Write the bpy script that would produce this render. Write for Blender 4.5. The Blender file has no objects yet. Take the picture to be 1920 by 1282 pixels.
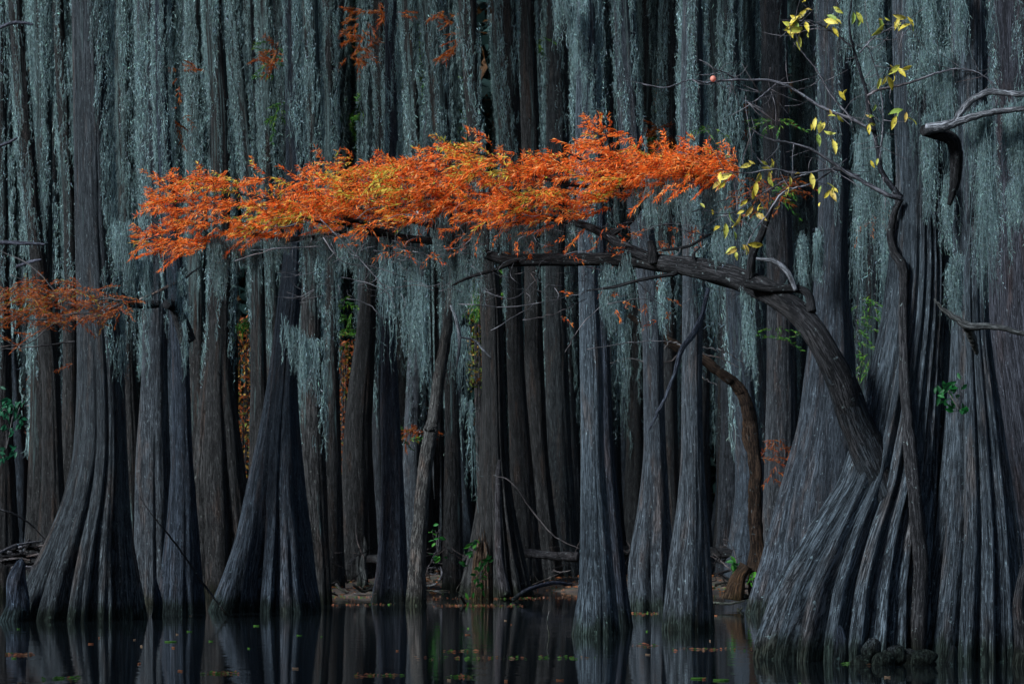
import bpy, math, random
import numpy as np
from mathutils import Vector

S = bpy.context.scene
R = math.radians
random.seed(7)

# ---------------------------------------------------------------- camera, sky, sun, exposure
FPX, CH, HY = 5170.0, 1.2, 992.0          # focal length in photo pixels, camera height, horizon row
cam_d = bpy.data.cameras.new('camera'); cam = bpy.data.objects.new('camera', cam_d)
S.collection.objects.link(cam); S.camera = cam
cam.location = (0, 0, CH); cam.rotation_euler = (R(90), 0, 0)
cam_d.sensor_width = 36; cam_d.lens = FPX / 1920 * 36
cam_d.shift_y = (HY - 641) / 1920
cam_d.clip_end = 600; cam_d.clip_start = 0.5
cam_d.dof.use_dof = True; cam_d.dof.focus_distance = 29; cam_d.dof.aperture_fstop = 8

SUN_EL, SUN_AZ = 32.0, -126.0             # azimuth measured from +Y, clockwise seen from above
world = bpy.data.worlds.new('World'); S.world = world; world.use_nodes = True
nt = world.node_tree; nt.nodes.clear()
wo = nt.nodes.new('ShaderNodeOutputWorld'); bg = nt.nodes.new('ShaderNodeBackground')
sky = nt.nodes.new('ShaderNodeTexSky'); sky.sky_type = 'NISHITA'; sky.sun_disc = False
sky.sun_elevation = R(SUN_EL); sky.sun_rotation = R(SUN_AZ)
sky.dust_density = 0.6; sky.ozone_density = 2.0
bg.inputs[1].default_value = 0.062
nt.links.new(sky.outputs[0], bg.inputs[0]); nt.links.new(bg.outputs[0], wo.inputs[0])
sd = bpy.data.lights.new('sun', 'SUN'); sun = bpy.data.objects.new('sun', sd); S.collection.objects.link(sun)
sd.energy = 5.0; sd.angle = R(13); sd.color = (0.83, 0.94, 1.0)
sdir = Vector((math.sin(R(SUN_AZ)) * math.cos(R(SUN_EL)), math.cos(R(SUN_AZ)) * math.cos(R(SUN_EL)), math.sin(R(SUN_EL))))
sun.rotation_euler = sdir.to_track_quat('Z', 'Y').to_euler()
S.view_settings.view_transform = 'Standard'; S.view_settings.look = 'None'
S.view_settings.gamma = 1; S.view_settings.exposure = 0.93; S.view_settings.use_curve_mapping = False
S.cycles.max_bounces = 5; S.cycles.diffuse_bounces = 3; S.cycles.glossy_bounces = 3
S.cycles.transmission_bounces = 2; S.cycles.transparent_max_bounces = 4
S.cycles.caustics_reflective = False; S.cycles.caustics_refractive = False

# ---------------------------------------------------------------- helpers
def P(px, py, D):                          # photo pixel at distance D -> world
    return np.array([(px - 960) / FPX * D, D, CH + (HY - py) / FPX * D])

def mesh_obj(name, V, F, mat, parent=None, tint=None, bark=None, origin=None, smooth=True, color=None):
    V = np.asarray(V, dtype=np.float32).reshape(-1, 3)
    if origin is not None: V = V - np.asarray(origin, dtype=np.float32)
    F = np.asarray(F, dtype=np.int32)
    k = F.shape[1]
    me = bpy.data.meshes.new(name)
    me.vertices.add(len(V)); me.vertices.foreach_set('co', V.ravel())
    me.loops.add(F.size); me.loops.foreach_set('vertex_index', F.ravel())
    me.polygons.add(len(F)); me.polygons.foreach_set('loop_start', np.arange(0, F.size, k, dtype=np.int32))
    me.polygons.foreach_set('use_smooth', np.full(len(F), smooth))
    if tint is not None:
        a = me.attributes.new('tint', 'FLOAT_COLOR', 'POINT')
        t = np.ones((len(V), 4), dtype=np.float32); t[:, :3] = tint
        a.data.foreach_set('color', t.ravel())
    if bark is not None:
        a = me.attributes.new('bark', 'FLOAT_VECTOR', 'POINT')
        a.data.foreach_set('vector', np.asarray(bark, dtype=np.float32).ravel())
    me.update(calc_edges=True)
    me.materials.append(mat)
    o = bpy.data.objects.new(name, me); S.collection.objects.link(o)
    if parent is not None: o.parent = parent
    if color is not None: o.color = color
    return o

def thing(name, loc, label, cat, group=None):
    o = bpy.data.objects.new(name, None); S.collection.objects.link(o)
    o.location = tuple(float(v) for v in loc); o.empty_display_size = 0.2
    o['label'] = label; o['category'] = cat
    if group: o['group'] = group
    return o

def tag(o, label=None, cat=None, group=None, kind=None):
    if label: o['label'] = label
    if cat: o['category'] = cat
    if group: o['group'] = group
    if kind: o['kind'] = kind
    return o

def copy_tree(o, parent=None):
    c = o.copy(); S.collection.objects.link(c); c.parent = parent
    for ch in list(o.children): copy_tree(ch, c)
    return c

def snoise(rng, th, s, kmax=12, wmax=3.0, n=24, kmin=0):      # random smooth noise, periodic in angle
    out = np.zeros(np.broadcast(th, s).shape)
    for _ in range(n):
        k = rng.integers(kmin, kmax + 1)
        out += np.cos(k * th + rng.uniform(-wmax, wmax) * s + rng.uniform(0, 6.28)) * rng.uniform(.5, 1)
    return out / math.sqrt(n) * 1.2

# ---------------------------------------------------------------- materials
def newmat(name):
    m = bpy.data.materials.new(name); m.use_nodes = True
    n = m.node_tree.nodes; n.clear()
    out = n.new('ShaderNodeOutputMaterial'); b = n.new('ShaderNodeBsdfPrincipled')
    m.node_tree.links.new(b.outputs[0], out.inputs[0])
    return m, m.node_tree, b, out

class NB:
    def __init__(s, t): s.t = t
    def n(s, kind, **kw):
        x = s.t.nodes.new('ShaderNode' + kind)
        for k, v in kw.items(): setattr(x, k, v)
        return x
    def l(s, a, b): s.t.links.new(a, b)
    def inp(s, sock, v):
        if isinstance(v, (int, float, tuple)): sock.default_value = v
        else: s.l(v, sock)
    def math(s, op, a, b=0.0, clamp=False):
        x = s.n('Math', operation=op); x.use_clamp = clamp; s.inp(x.inputs[0], a); s.inp(x.inputs[1], b); return x.outputs[0]
    def mapr(s, v, a, b, c=0.0, d=1.0, smooth=True):
        x = s.n('MapRange'); x.interpolation_type = 'SMOOTHSTEP' if smooth else 'LINEAR'
        s.inp(x.inputs[0], v)
        for i, q in enumerate((a, b, c, d)): x.inputs[i + 1].default_value = q
        return x.outputs[0]
    def mix(s, f, a, b, mode='MIX'):
        x = s.n('Mix', data_type='RGBA', blend_type=mode); s.inp(x.inputs[0], f)
        s.inp(x.inputs[6], a); s.inp(x.inputs[7], b); return x.outputs[2]
    def noise(s, vec, scale=1.0, detail=4.0, rough=0.6, dist=0.0):
        x = s.n('TexNoise'); s.l(vec, x.inputs['Vector']); x.inputs['Scale'].default_value = scale
        x.inputs['Detail'].default_value = detail; x.inputs['Roughness'].default_value = rough
        x.inputs['Distortion'].default_value = dist; return x.outputs[0]
    def vscale(s, vec, v):
        x = s.n('VectorMath', operation='MULTIPLY'); s.l(vec, x.inputs[0]); x.inputs[1].default_value = v; return x.outputs[0]

def bark_material(name, moss=True, lo=(.016, .016, .018, 1), hi=(.114, .126, .135, 1), red=(.12, .082, .065, 1), bump=1.0, fis=1.0):
    m, t, b, out = newmat(name); q = NB(t)
    at = q.n('Attribute', attribute_name='bark').outputs['Vector']
    oi = q.n('ObjectInfo'); geo = q.n('NewGeometry')
    sep = q.n('SeparateXYZ'); q.l(geo.outputs['Position'], sep.inputs[0]); z = sep.outputs[2]
    n1 = q.noise(q.vscale(at, (60 * fis, 60 * fis, 3.0 * fis)), 1, 7, .66, .35)     # long fissures
    n2 = q.noise(q.vscale(at, (120 * fis, 120 * fis, 34 * fis)), 1, 4, .7)
    n3 = q.noise(q.vscale(at, (7, 7, .9)), 1, 4, .6)
    n4 = q.noise(q.vscale(at, (3.2, 3.2, 1.1)), 1, 5, .6)
    rid = q.math('ABSOLUTE', q.math('SUBTRACT', n1, .5)); rid = q.mapr(rid, 0.0, .07)
    hgt = q.math('ADD', q.math('MULTIPLY', rid, .55), q.math('MULTIPLY', n2, .75))
    f = q.mapr(q.math('ADD', q.math('MULTIPLY', hgt, .85), q.math('MULTIPLY', n3, .25)), .3, 1.15, 0, 1, False)
    f = q.mapr(q.math('ADD', q.math('MULTIPLY', n2, .55), q.math('MULTIPLY', n3, .45)), .34, .66, .12, 1, False)
    c = q.mix(f, lo, hi)
    c = q.mix(q.math('MULTIPLY', q.mapr(n4, .5, .72), .6), c, red, 'MIX')
    c = q.mix(q.math('MULTIPLY', q.math('SUBTRACT', 1.0, rid), .88), c, (.008, .008, .009, 1))
    # pale lichen flecks
    nl = q.noise(q.vscale(at, (22, 22, 15)), 1, 4, .7)
    c = q.mix(q.math('MULTIPLY', q.mapr(nl, .62, .69), .65), c, (.26, .31, .31, 1))
    c = q.mix(1.0, c, oi.outputs['Color'], 'MULTIPLY')
    rough = 1.0
    if moss:
        nm = q.noise(q.vscale(at, (5.5, 5.5, .55)), 1, 5, .6)
        cov = q.math('ADD', nm, q.mapr(z, 1.5, 8.5, -.25, -.05, False))
        cov = q.math('ADD', cov, q.math('MULTIPLY', q.math('SUBTRACT', oi.outputs['Alpha'], .5), .3))
        mf = q.mapr(cov, .46, .55)
        nf = q.noise(q.vscale(at, (100, 100, 26)), 1, 3, .75)
        ns = q.noise(q.vscale(at, (34, 34, 1.6)), 1, 4, .6)
        mc = q.mix(q.mapr(q.math('ADD', q.math('MULTIPLY', nf, .5), q.math('MULTIPLY', ns, .5)), .38, .62), (.012, .018, .018, 1), (.15, .215, .215, 1))
        mf = q.math('MULTIPLY', mf, q.mapr(ns, .40, .54, .35, 1))
        c = q.mix(q.math('MULTIPLY', mf, .8), c, mc)
        hgt = q.math('ADD', hgt, q.math('MULTIPLY', mf, q.math('ADD', nf, .3)))
    # flood stain and green film at the waterline
    nw = q.noise(q.vscale(at, (9, 9, 3)), 1, 4, .6)
    st = q.mapr(q.math('SUBTRACT', z, q.math('MULTIPLY', nw, .5)), -.17, .05, 1, 0)
    c = q.mix(q.math('MULTIPLY', st, .9), c, (.30, .36, .24, 1), 'MULTIPLY')
    q.l(c, b.inputs['Base Color']); b.inputs['Roughness'].default_value = rough
    b.inputs['Specular IOR Level'].default_value = .08
    bp = q.n('Bump'); bp.inputs['Strength'].default_value = 1.0; bp.inputs['Distance'].default_value = .03 * bump
    q.l(hgt, bp.inputs['Height']); q.l(bp.outputs[0], b.inputs['Normal'])
    return m

def leaf_material(name, trans=.35, rough=.6):
    m, t, b, out = newmat(name); q = NB(t)
    at = q.n('Attribute', attribute_name='tint').outputs['Color']
    q.l(at, b.inputs['Base Color']); b.inputs['Roughness'].default_value = rough
    b.inputs['Specular IOR Level'].default_value = .25
    tr = q.n('BsdfTranslucent'); q.l(at, tr.inputs[0])
    mx = q.n('MixShader'); mx.inputs[0].default_value = trans
    q.l(b.outputs[0], mx.inputs[1]); q.l(tr.outputs[0], mx.inputs[2]); q.l(mx.outputs[0], out.inputs[0])
    return m

M_BARK = bark_material('cypress_bark')
M_LIMB = bark_material('limb_bark', moss=False, lo=(.008, .0075, .008, 1), hi=(.058, .056, .060, 1), red=(.04, .034, .032, 1), fis=1.3)
M_GREY = bark_material('weathered_wood', moss=False, lo=(.06, .06, .065, 1), hi=(.34, .34, .37, 1), red=(.2, .19, .19, 1), fis=1.6, bump=.5)
M_ROT = bark_material('rotten_wood', moss=False, lo=(.03, .018, .012, 1), hi=(.24, .15, .10, 1), red=(.26, .13, .06, 1), fis=1.1, bump=1.4)
M_TWIG = bark_material('twig_bark', moss=False, lo=(.05, .045, .045, 1), hi=(.22, .2, .2, 1), red=(.14, .08, .06, 1), bump=.3)
M_MOSS = leaf_material('moss_strands', .25, .8)
M_LEAF = leaf_material('leaf_blades', .45, .5)

# ---------------------------------------------------------------- strands of moss
def wisps(rng, P0, L, w, tint, spreadang=1.0):
    """short curled ribbons, mostly pointing down: three points each"""
    n = len(P0)
    d = rng.normal(0, .62, (n, 3)) * spreadang; d[:, 2] = -np.abs(d[:, 2]) * .6 - .7
    d /= np.linalg.norm(d, axis=1)[:, None]
    c = rng.normal(0, 1, (n, 3)) * .55
    p1 = P0 + d * (L * .5)[:, None]; p2 = p1 + (d + c) * (L * .5)[:, None]
    ang = rng.uniform(0, 6.283, n)
    wd = np.stack([np.cos(ang), np.sin(ang) * .4, rng.normal(0, .5, n)], 1) * (w * rng.uniform(.6, 1.3, n))[:, None]
    V = np.stack([P0 - wd, P0 + wd, p1 - wd * .9, p1 + wd * .9, p2 - wd * .3, p2 + wd * .3], 1).reshape(-1, 3)
    i = np.arange(n) * 6
    F = np.concatenate([np.stack([i, i + 1, i + 3, i + 2], 1), np.stack([i + 2, i + 3, i + 5, i + 4], 1)])
    return V, F, np.repeat(tint, 6, axis=0)

def strands(rng, roots, outw, L, S_=5, w=.006, curl=.05, down=1.0, base=(.185, .262, .262), bright=(.04, 1.95), step=None):
    """hanging threads, each a string of small curls"""
    w = w * .62; N = len(roots); sp = step or w * 12
    m = np.maximum(1, (L / sp).astype(int)); k = np.repeat(np.arange(N), m)
    f = (np.arange(len(k)) - np.repeat(np.cumsum(m) - m, m)) / m[k] + rng.uniform(0, .05, len(k))
    sway = rng.normal(0, .05, (N, 2)); ph = rng.uniform(0, 6.28, (N, 2))
    p = roots[k].copy()
    p[:, 2] -= f * L[k] * down
    p[:, 0] += sway[k, 0] * f * L[k] + np.sin(f * L[k] * 14 + ph[k, 0]) * .012
    p[:, 1] += sway[k, 1] * f * L[k] + np.sin(f * L[k] * 11 + ph[k, 1]) * .012
    p += rng.normal(0, w * 4.5, p.shape) * (1 - .4 * f)[:, None]
    if outw is not None: p += outw[k] * (.03 * np.exp(-f * 3))[:, None]
    cl_ = 1 + .38 * np.sin(p[:, 0] * 17 + 2 * np.sin(p[:, 2] * 3.1)) * np.sin(p[:, 2] * 2.3 + p[:, 0] * 5)
    t = (cl_ * rng.uniform(bright[0], bright[1], N)[k] * rng.uniform(.55, 1.35, len(k)))[:, None] * np.array(base)[None, :]
    K = 7; fr = np.linspace(0, 1, K)[None, :]
    q_ = np.stack([roots[:, 0:1] + sway[:, 0:1] * fr * L[:, None] + np.sin(fr * L[:, None] * 14 + ph[:, 0:1]) * .014,
                   roots[:, 1:2] + sway[:, 1:2] * fr * L[:, None] + np.sin(fr * L[:, None] * 11 + ph[:, 1:2]) * .014, roots[:, 2:3] - fr * L[:, None] * 1.06], 2)
    q_ += rng.normal(0, w * 1.6, q_.shape)
    if outw is not None: q_ += outw[:, None, :] * (.03 * np.exp(-fr * 3))[:, :, None]
    tw_ = (w * 1.15 * np.linspace(1, .4, K))[None, :, None] * np.array([1, .35, 0])
    VV = np.stack([q_ - tw_, q_ + tw_], 2).reshape(-1, 3); i0 = ((np.arange(N)[:, None] * K + np.arange(K - 1)[None, :]) * 2).ravel()
    th_ = (VV, np.stack([i0, i0 + 1, i0 + 3, i0 + 2], 1), np.repeat(np.clip(rng.uniform(.1, 1.5, (N, 1)) * np.array(base)[None, :], .005, 1), K * 2, axis=0))
    ws_ = wisps(rng, p, w * 15 * rng.uniform(.6, 1.5, len(k)), w, np.clip(t * (1 + rng.normal(0, .07, t.shape)), .005, 1))
    return cat([th_, ws_])

def cat(parts):
    V, F, T = [], [], []; n = 0
    for v, f, t in parts:
        V.append(v); F.append(f + n); T.append(t); n += len(v)
    return np.concatenate(V), np.concatenate(F), np.concatenate(T)

def curtain(rng, pts, L, N, spread=.05, w=.006, depth=.12, curl=.03, tip=.5, br_=(.16, 1.3)):
    """moss hanging from a polyline of world points; lengths vary in clumps so the lower edge is ragged"""
    pts = np.array(pts, dtype=float)
    tot = float(np.linalg.norm(np.diff(pts, axis=0), axis=1).sum()); nc_ = max(3, int(tot / .055))
    ce = rng.uniform(0, len(pts) - 1.01, nc_); wt = rng.uniform(.1, 1, nc_) ** 2; ci = rng.choice(nc_, N, p=wt / wt.sum())
    u = np.clip(ce[ci] + rng.normal(0, .022 * (len(pts) - 1) / max(tot, .2), N), 0, len(pts) - 1.002); i = u.astype(int); f = (u - i)[:, None]
    root = pts[i] * (1 - f) + pts[i + 1] * f
    cl = np.abs(np.sin(u * rng.uniform(5, 9) + rng.uniform(0, 6)) * .5 + np.sin(u * rng.uniform(13, 19)) * .35 + .35)
    ln = L * (.25 + .75 * rng.uniform(0, 1, nc_)[ci]) * rng.uniform(tip, 1.05, N)
    root = root + rng.normal(0, 1, (N, 3)) * np.array([min(spread, .02), .02, spread]) + (rng.normal(0, 1, (nc_, 3)) * np.array([0, depth, 0]))[ci]
    return cat([strands(rng, root, None, ln, w=w, bright=br_)])

# ---------------------------------------------------------------- trunks
def smooth_interp(z, zs, vs):
    v = np.interp(z, zs, vs)
    for _ in range(14):
        v[1:-1] = .25 * v[:-2] + .5 * v[1:-1] + .25 * v[2:]
    return v

class Trunk: pass
def trunk_geom(rng, rows, D, height=20, nfl=9, amp=.22, zf=1.6, top_amp=.03, nseg=96, nring=150, px=True, buttress=.0, twist=.0, rough=.015, lean=0.0, warp=1.0):
    """rows: (y, xl, xr) in photo pixels at distance D.  Fluted, flared, tapering stem down to below the water."""
    zs, cs, rs = [], [], []
    for y, xl, xr in sorted(rows, key=lambda r_: -r_[0]):
        if px:
            zs.append(CH + (HY - y) / FPX * D); cs.append(((xl + xr) / 2 - 960) / FPX * D); rs.append((xr - xl) / 2 / FPX * D)
        else: zs.append(y); cs.append(xl); rs.append(xr)
    if px: pass
    o = np.argsort(zs); zs = list(np.array(zs)[o]); cs = list(np.array(cs)[o]); rs = list(np.array(rs)[o])
    if zs[-1] < height:
        sl = (cs[-1] - cs[-2]) / max(.3, zs[-1] - zs[-2]); sl = max(-.06, min(.06, sl))
        zs.append(height); cs.append(cs[-1] + sl * (height - zs[-2]) * .6); rs.append(rs[-1] * .45)
    sl = (rs[0] - rs[1]) / max(.1, zs[1] - zs[0])
    zs.insert(0, -.5); cs.insert(0, cs[0]); rs.insert(0, rs[0] * 1.04)
    t = np.linspace(0, 1, nring) ** 1.7
    z = -.5 + (height + .5) * t
    c = smooth_interp(z, zs, cs); r = smooth_interp(z, zs, rs)
    th = np.linspace(0, 2 * np.pi, nseg, endpoint=False)
    TH, Z = np.meshgrid(th, z)
    zz = np.maximum(Z, 0)
    p = rng.uniform(0, 6.28, 4)
    ph = TH + warp * (.30 * np.sin(2 * TH + p[0]) + .16 * np.sin(3 * TH + p[1])) + twist * zz + .05 * snoise(rng, TH, zz, 3, 2, 8)
    lob = np.abs(np.cos(nfl * ph / 2 + p[2])) ** .55
    lob2 = np.abs(np.cos((nfl * 2 + 1) * ph / 2 + p[3])) ** .6
    A = amp * np.exp(-zz / zf) + top_amp
    rad = 1 - A * (1 - lob) - A * .28 * (1 - lob2)
    rad += buttress * np.exp(-zz / (zf * .45)) * (snoise(rng, TH, zz * .2, 4, 1, 8, 2)) * .5
    rad += rough * snoise(rng, TH, Z, 22, 5, 30, 5) + rough * 1.2 * snoise(rng, TH, Z, 6, 2.2, 20, 1)
    X = c[:, None] + np.cos(TH) * rad * r[:, None]
    Y = D + np.sin(TH) * rad * r[:, None] + lean * Z
    V = np.stack([X, Y, Z], 2)
    i = np.arange(nring - 1)[:, None] * nseg; j = np.arange(nseg)[None, :]; jn = (j + 1) % nseg
    F = np.stack([i + j, i + jn, i + nseg + jn, i + nseg + j], 2).reshape(-1, 4)
    R0 = float(np.interp(.25, z, r)) * 1.15
    off = rng.uniform(0, 50)
    bark = np.stack([np.cos(TH) * R0 + off, np.sin(TH) * R0, Z + off], 2)
    T = Trunk(); T.V = V; T.F = F; T.bark = bark.reshape(-1, 3); T.z = z; T.th = th; T.r = r; T.c = c; T.D = D; T.lean = lean
    return T

def trunk_moss(rng, T, N, z0, z1, zcap=None, w=.006, bias=.0, thick=.05, L=(.12, .5), cover=.5):
    """strands clinging to and hanging off the stem, in ragged vertical patches"""
    nr, ns = T.V.shape[:2]
    zc = rng.uniform(0, 1, N * 3) ** .8 * (z1 - z0) + z0
    thc = rng.uniform(0, 2 * np.pi, N * 3)
    patch = snoise(rng, thc, zc, 6, 1.0, 12) + .5 * snoise(rng, thc, zc, 14, 4, 16)
    hf = np.clip((zc - z0) / max(.1, (z1 - z0) * .45), 0, 1)
    keep = (patch + hf * .5 - 1.35 + cover * 1.35 + np.cos(thc) * bias) > 0
    zc, thc = zc[keep][:N], thc[keep][:N]
    i = np.clip(np.searchsorted(T.z, zc), 0, nr - 1); j = (thc / (2 * np.pi) * ns).astype(int) % ns
    root = T.V[i, j].copy(); root[:, 2] = zc
    out = np.stack([np.cos(thc), np.sin(thc), np.zeros_like(thc)], 1)
    root += out * (rng.uniform(0, thick, len(thc))[:, None])
    n = len(thc)
    if n < 2: return None
    return strands(rng, root, out, rng.uniform(L[0], L[1], n) * rng.uniform(.3, 1, n), w=w)

# crown well above the frame: limbs and leaf clumps
def crown_mesh(rng, n=750, rx=2.6, rz=3.2, leaf=.17):
    nc = 46
    cc = rng.normal(0, 1, (nc, 3)); cc /= np.linalg.norm(cc, axis=1)[:, None]; cc *= rng.uniform(.35, 1, (nc, 1)) ** .6
    cc *= np.array([rx, rx, rz])
    k = rng.integers(0, nc, n)
    p = cc[k] + rng.normal(0, .42, (n, 3)) * np.array([1, 1, .5])
    a = rng.normal(0, 1, (n, 3)); a /= np.linalg.norm(a, axis=1)[:, None]
    b = rng.normal(0, 1, (n, 3)); b -= a * (a * b).sum(1)[:, None]; b /= np.linalg.norm(b, axis=1)[:, None]
    l = leaf * rng.uniform(.6, 1.5, (n, 1))
    V = np.stack([p - a * l, p + b * l * .4, p + a * l, p - b * l * .4], 1).reshape(-1, 3)
    F = np.arange(n * 4).reshape(-1, 4)
    col = np.where(rng.random((n, 1)) < .55, np.array([[.16, .09, .03]]), np.array([[.05, .08, .03]])) * rng.uniform(.6, 1.2, (n, 1))
    return V, F, np.repeat(col, 4, axis=0)

_crowns = []
def get_crown(i):
    while len(_crowns) < 3:
        rg = np.random.default_rng(100 + len(_crowns))
        V, F, T = crown_mesh(rg)
        o = mesh_obj('crown', V, F, M_LEAF, None, tint=T, smooth=False)
        _crowns.append(o.data); bpy.data.objects.remove(o)
    return _crowns[i % 3]
def add_crown(root, loc, s, i):
    o = bpy.data.objects.new('crown', get_crown(i)); S.collection.objects.link(o); o.parent = root
    o.location = loc; o.scale = (s, s, s); o.rotation_euler = (0, 0, i * 1.3)
    return o

def tree(rows, D, label, seed, bias=0.0, height=17, moss=(0, 3, 7), col=(1, 1, 1), mamt=.5, crown=1.0, w=None, name='cypress_tree', cover=.5, L=(.12, .5), mat=None, cat_='tree', **kw):
    rng = np.random.default_rng(seed)
    T = trunk_geom(rng, rows, D, height=height, **kw)
    base = np.array([float(np.interp(0, T.z, T.c)), D, 0])
    root = thing(name, base, label, cat_, 'bald cypress trees standing in the flooded forest')
    mesh_obj('trunk', T.V, T.F, mat or M_BARK, root, bark=T.bark, origin=base, color=(*col, mamt))
    if moss[0]:
        ww = w or max(.0030, D * .00009)
        zt = CH + HY / FPX * D + .9
        r_ = trunk_moss(rng, T, int(moss[0] * .62), moss[1], max(zt, moss[2]), w=ww, cover=cover, L=L, bias=bias)
        if r_: mesh_obj('spanish_moss', r_[0], r_[1], M_MOSS, root, tint=r_[2], origin=base, smooth=True)
    if crown:
        add_crown(root, (float(T.c[-1]) - base[0], 0, height - 2.0), crown, seed)
    return root, T

# ---------------------------------------------------------------- tubes (limbs, twigs, vines)
def catmull(P_, n):
    P_ = np.array(P_, dtype=float)
    if len(P_) < 3:
        t = np.linspace(0, 1, n)[:, None]; return P_[0] * (1 - t) + P_[-1] * t
    Q = np.vstack([2 * P_[0] - P_[1], P_, 2 * P_[-1] - P_[-2]])
    u = np.linspace(0, len(P_) - 1.0001, n); i = u.astype(int); t = (u - i)[:, None]
    p0, p1, p2, p3 = Q[i], Q[i + 1], Q[i + 2], Q[i + 3]
    return .5 * (2 * p1 + (p2 - p0) * t + (2 * p0 - 5 * p1 + 4 * p2 - p3) * t ** 2 + (3 * p1 - p0 - 3 * p2 + p3) * t ** 3)

def tube(rng, pts, rad, nseg=8, n=24, rough=.06, jit=0.0, knots=0.0):
    """pts: world points; rad: radii -> V,F,bark"""
    Pp = catmull(pts, n); rr = np.interp(np.linspace(0, 1, n), np.linspace(0, 1, len(rad)), rad)
    if jit: Pp[1:-1] += rng.normal(0, jit, (n - 2, 3))
    d = np.gradient(Pp, axis=0); d /= np.linalg.norm(d, axis=1)[:, None] + 1e-9
    up = np.array([0, 1., 0]) if abs(d[0][1]) < .9 else np.array([1., 0, 0])
    u = np.cross(d, up); u /= np.linalg.norm(u, axis=1)[:, None] + 1e-9
    v = np.cross(d, u)
    th = np.linspace(0, 2 * np.pi, nseg, endpoint=False)
    s = np.concatenate([[0], np.cumsum(np.linalg.norm(np.diff(Pp, axis=0), axis=1))])
    TH, SS = np.meshgrid(th, s)
    rm = 1 + rough * snoise(rng, TH, SS * 6, 5, 2, 14)
    if knots: rm += knots * np.clip(snoise(rng, TH, SS * 4, 2, 2.5, 10), 0, 2)
    rm = rm * rr[:, None]
    V = Pp[:, None, :] + u[:, None, :] * (np.cos(TH) * rm)[:, :, None] + v[:, None, :] * (np.sin(TH) * rm)[:, :, None]
    i = np.arange(n - 1)[:, None] * nseg; j = np.arange(nseg)[None, :]; jn = (j + 1) % nseg
    F = np.stack([i + j, i + jn, i + nseg + jn, i + nseg + j], 2).reshape(-1, 4)
    R0 = float(np.mean(rr)); o = rng.uniform(0, 30)
    bk = np.stack([np.cos(TH) * R0 + o, np.sin(TH) * R0, SS + o], 2).reshape(-1, 3)
    # close both ends with a centre vertex (degenerate quads)
    V = V.reshape(-1, 3); nv = len(V)
    V = np.vstack([V, Pp[:1], Pp[-1:]]); bk = np.vstack([bk, bk[:1], bk[-1:]])
    jj = np.arange(0, nseg, 2)
    c0 = np.stack([jj, np.full_like(jj, nv), (jj + 2) % nseg, (jj + 1) % nseg], 1)
    b0 = (n - 1) * nseg
    c1 = np.stack([b0 + jj, b0 + (jj + 1) % nseg, b0 + (jj + 2) % nseg, np.full_like(jj, nv + 1)], 1)
    return V, np.vstack([F, c0, c1]), bk

def tubes_obj(name, lst, mat, parent, origin, color=None):
    if name.endswith('twigs') and len(lst) < 60:
        for t1 in lst: o_1 = tubes_obj(name[:-1], [t1], mat, parent, origin, color)
        return o_1
    o_1 = tubes_join(name, lst, mat, parent, origin, color)
    if name.endswith('twigs'): o_1['kind'] = 'stuff'
    return o_1
def tubes_join(name, lst, mat, parent, origin, color=None):
    V, F, B = [], [], []; n = 0
    for v, f, b in lst:
        V.append(v); F.append(f + n); B.append(b); n += len(v)
    return mesh_obj(name, np.concatenate(V), np.concatenate(F), mat, parent, bark=np.concatenate(B), origin=origin, color=color)

def pl(lst, D0, D1=None):                  # photo polyline [(x,y)...] -> world points, distance running D0..D1
    D1 = D0 if D1 is None else D1
    return [P(x, y, D0 + (D1 - D0) * i / max(1, len(lst) - 1)) for i, (x, y) in enumerate(lst)]

def px2m(p, D): return p / FPX * D

# ================================================================ SETTING
#@@SETTING
# ground: one sheet, pond bottom rising into a low muddy bank behind the first trees
def ground_z(x, y):
    e = 51.5 + 1.6 * np.sin(x * .55 + 1) + 1.1 * np.sin(x * 1.3 + 2) + .5 * np.sin(x * 3.1)
    t = np.clip((y - e) / 4.0, -1, 1)
    h = np.where(t < 0, t * .5, t * .16) + .05 * np.sin(x * 1.7 + y * .9) * (t > 0) + .05 * np.sin(x * 4.1 - y * 2.3) * (t > 0)
    return h + np.clip((y - 60) / 80, 0, 1) * .5
xs = np.concatenate([np.linspace(-420, -42, 12), np.linspace(-40, 40, 260), np.linspace(42, 420, 12)])
ys = np.concatenate([np.linspace(-300, 38, 20), np.linspace(40, 75, 130), np.linspace(77, 130, 30), np.linspace(140, 500, 8)])
gx, gy = np.meshgrid(xs, ys)
gz = ground_z(gx, gy)
nx = len(xs); ny = len(ys)
i = np.arange(ny - 1)[:, None] * nx; j = np.arange(nx - 1)[None, :]
GF = np.stack([i + j, i + j + 1, i + nx + j + 1, i + nx + j], 2).reshape(-1, 4)
m, t, b, out = newmat('mud_and_litter'); q = NB(t)
geo = q.n('NewGeometry').outputs['Position']
a = q.noise(geo, 9, 6, .7); a2 = q.noise(geo, 1.6, 4, .6)
c = q.mix(q.mapr(a, .4, .65), (.016, .012, .010, 1), (.085, .045, .028, 1))
c = q.mix(q.mapr(a2, .5, .68), c, (.03, .035, .018, 1))
q.l(c, b.inputs['Base Color']); b.inputs['Roughness'].default_value = .85
bp = q.n('Bump'); bp.inputs['Distance'].default_value = .04; q.l(a, bp.inputs['Height']); q.l(bp.outputs[0], b.inputs['Normal'])
tag(mesh_obj('ground', np.stack([gx, gy, gz], 2), GF, m), kind='structure')
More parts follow.
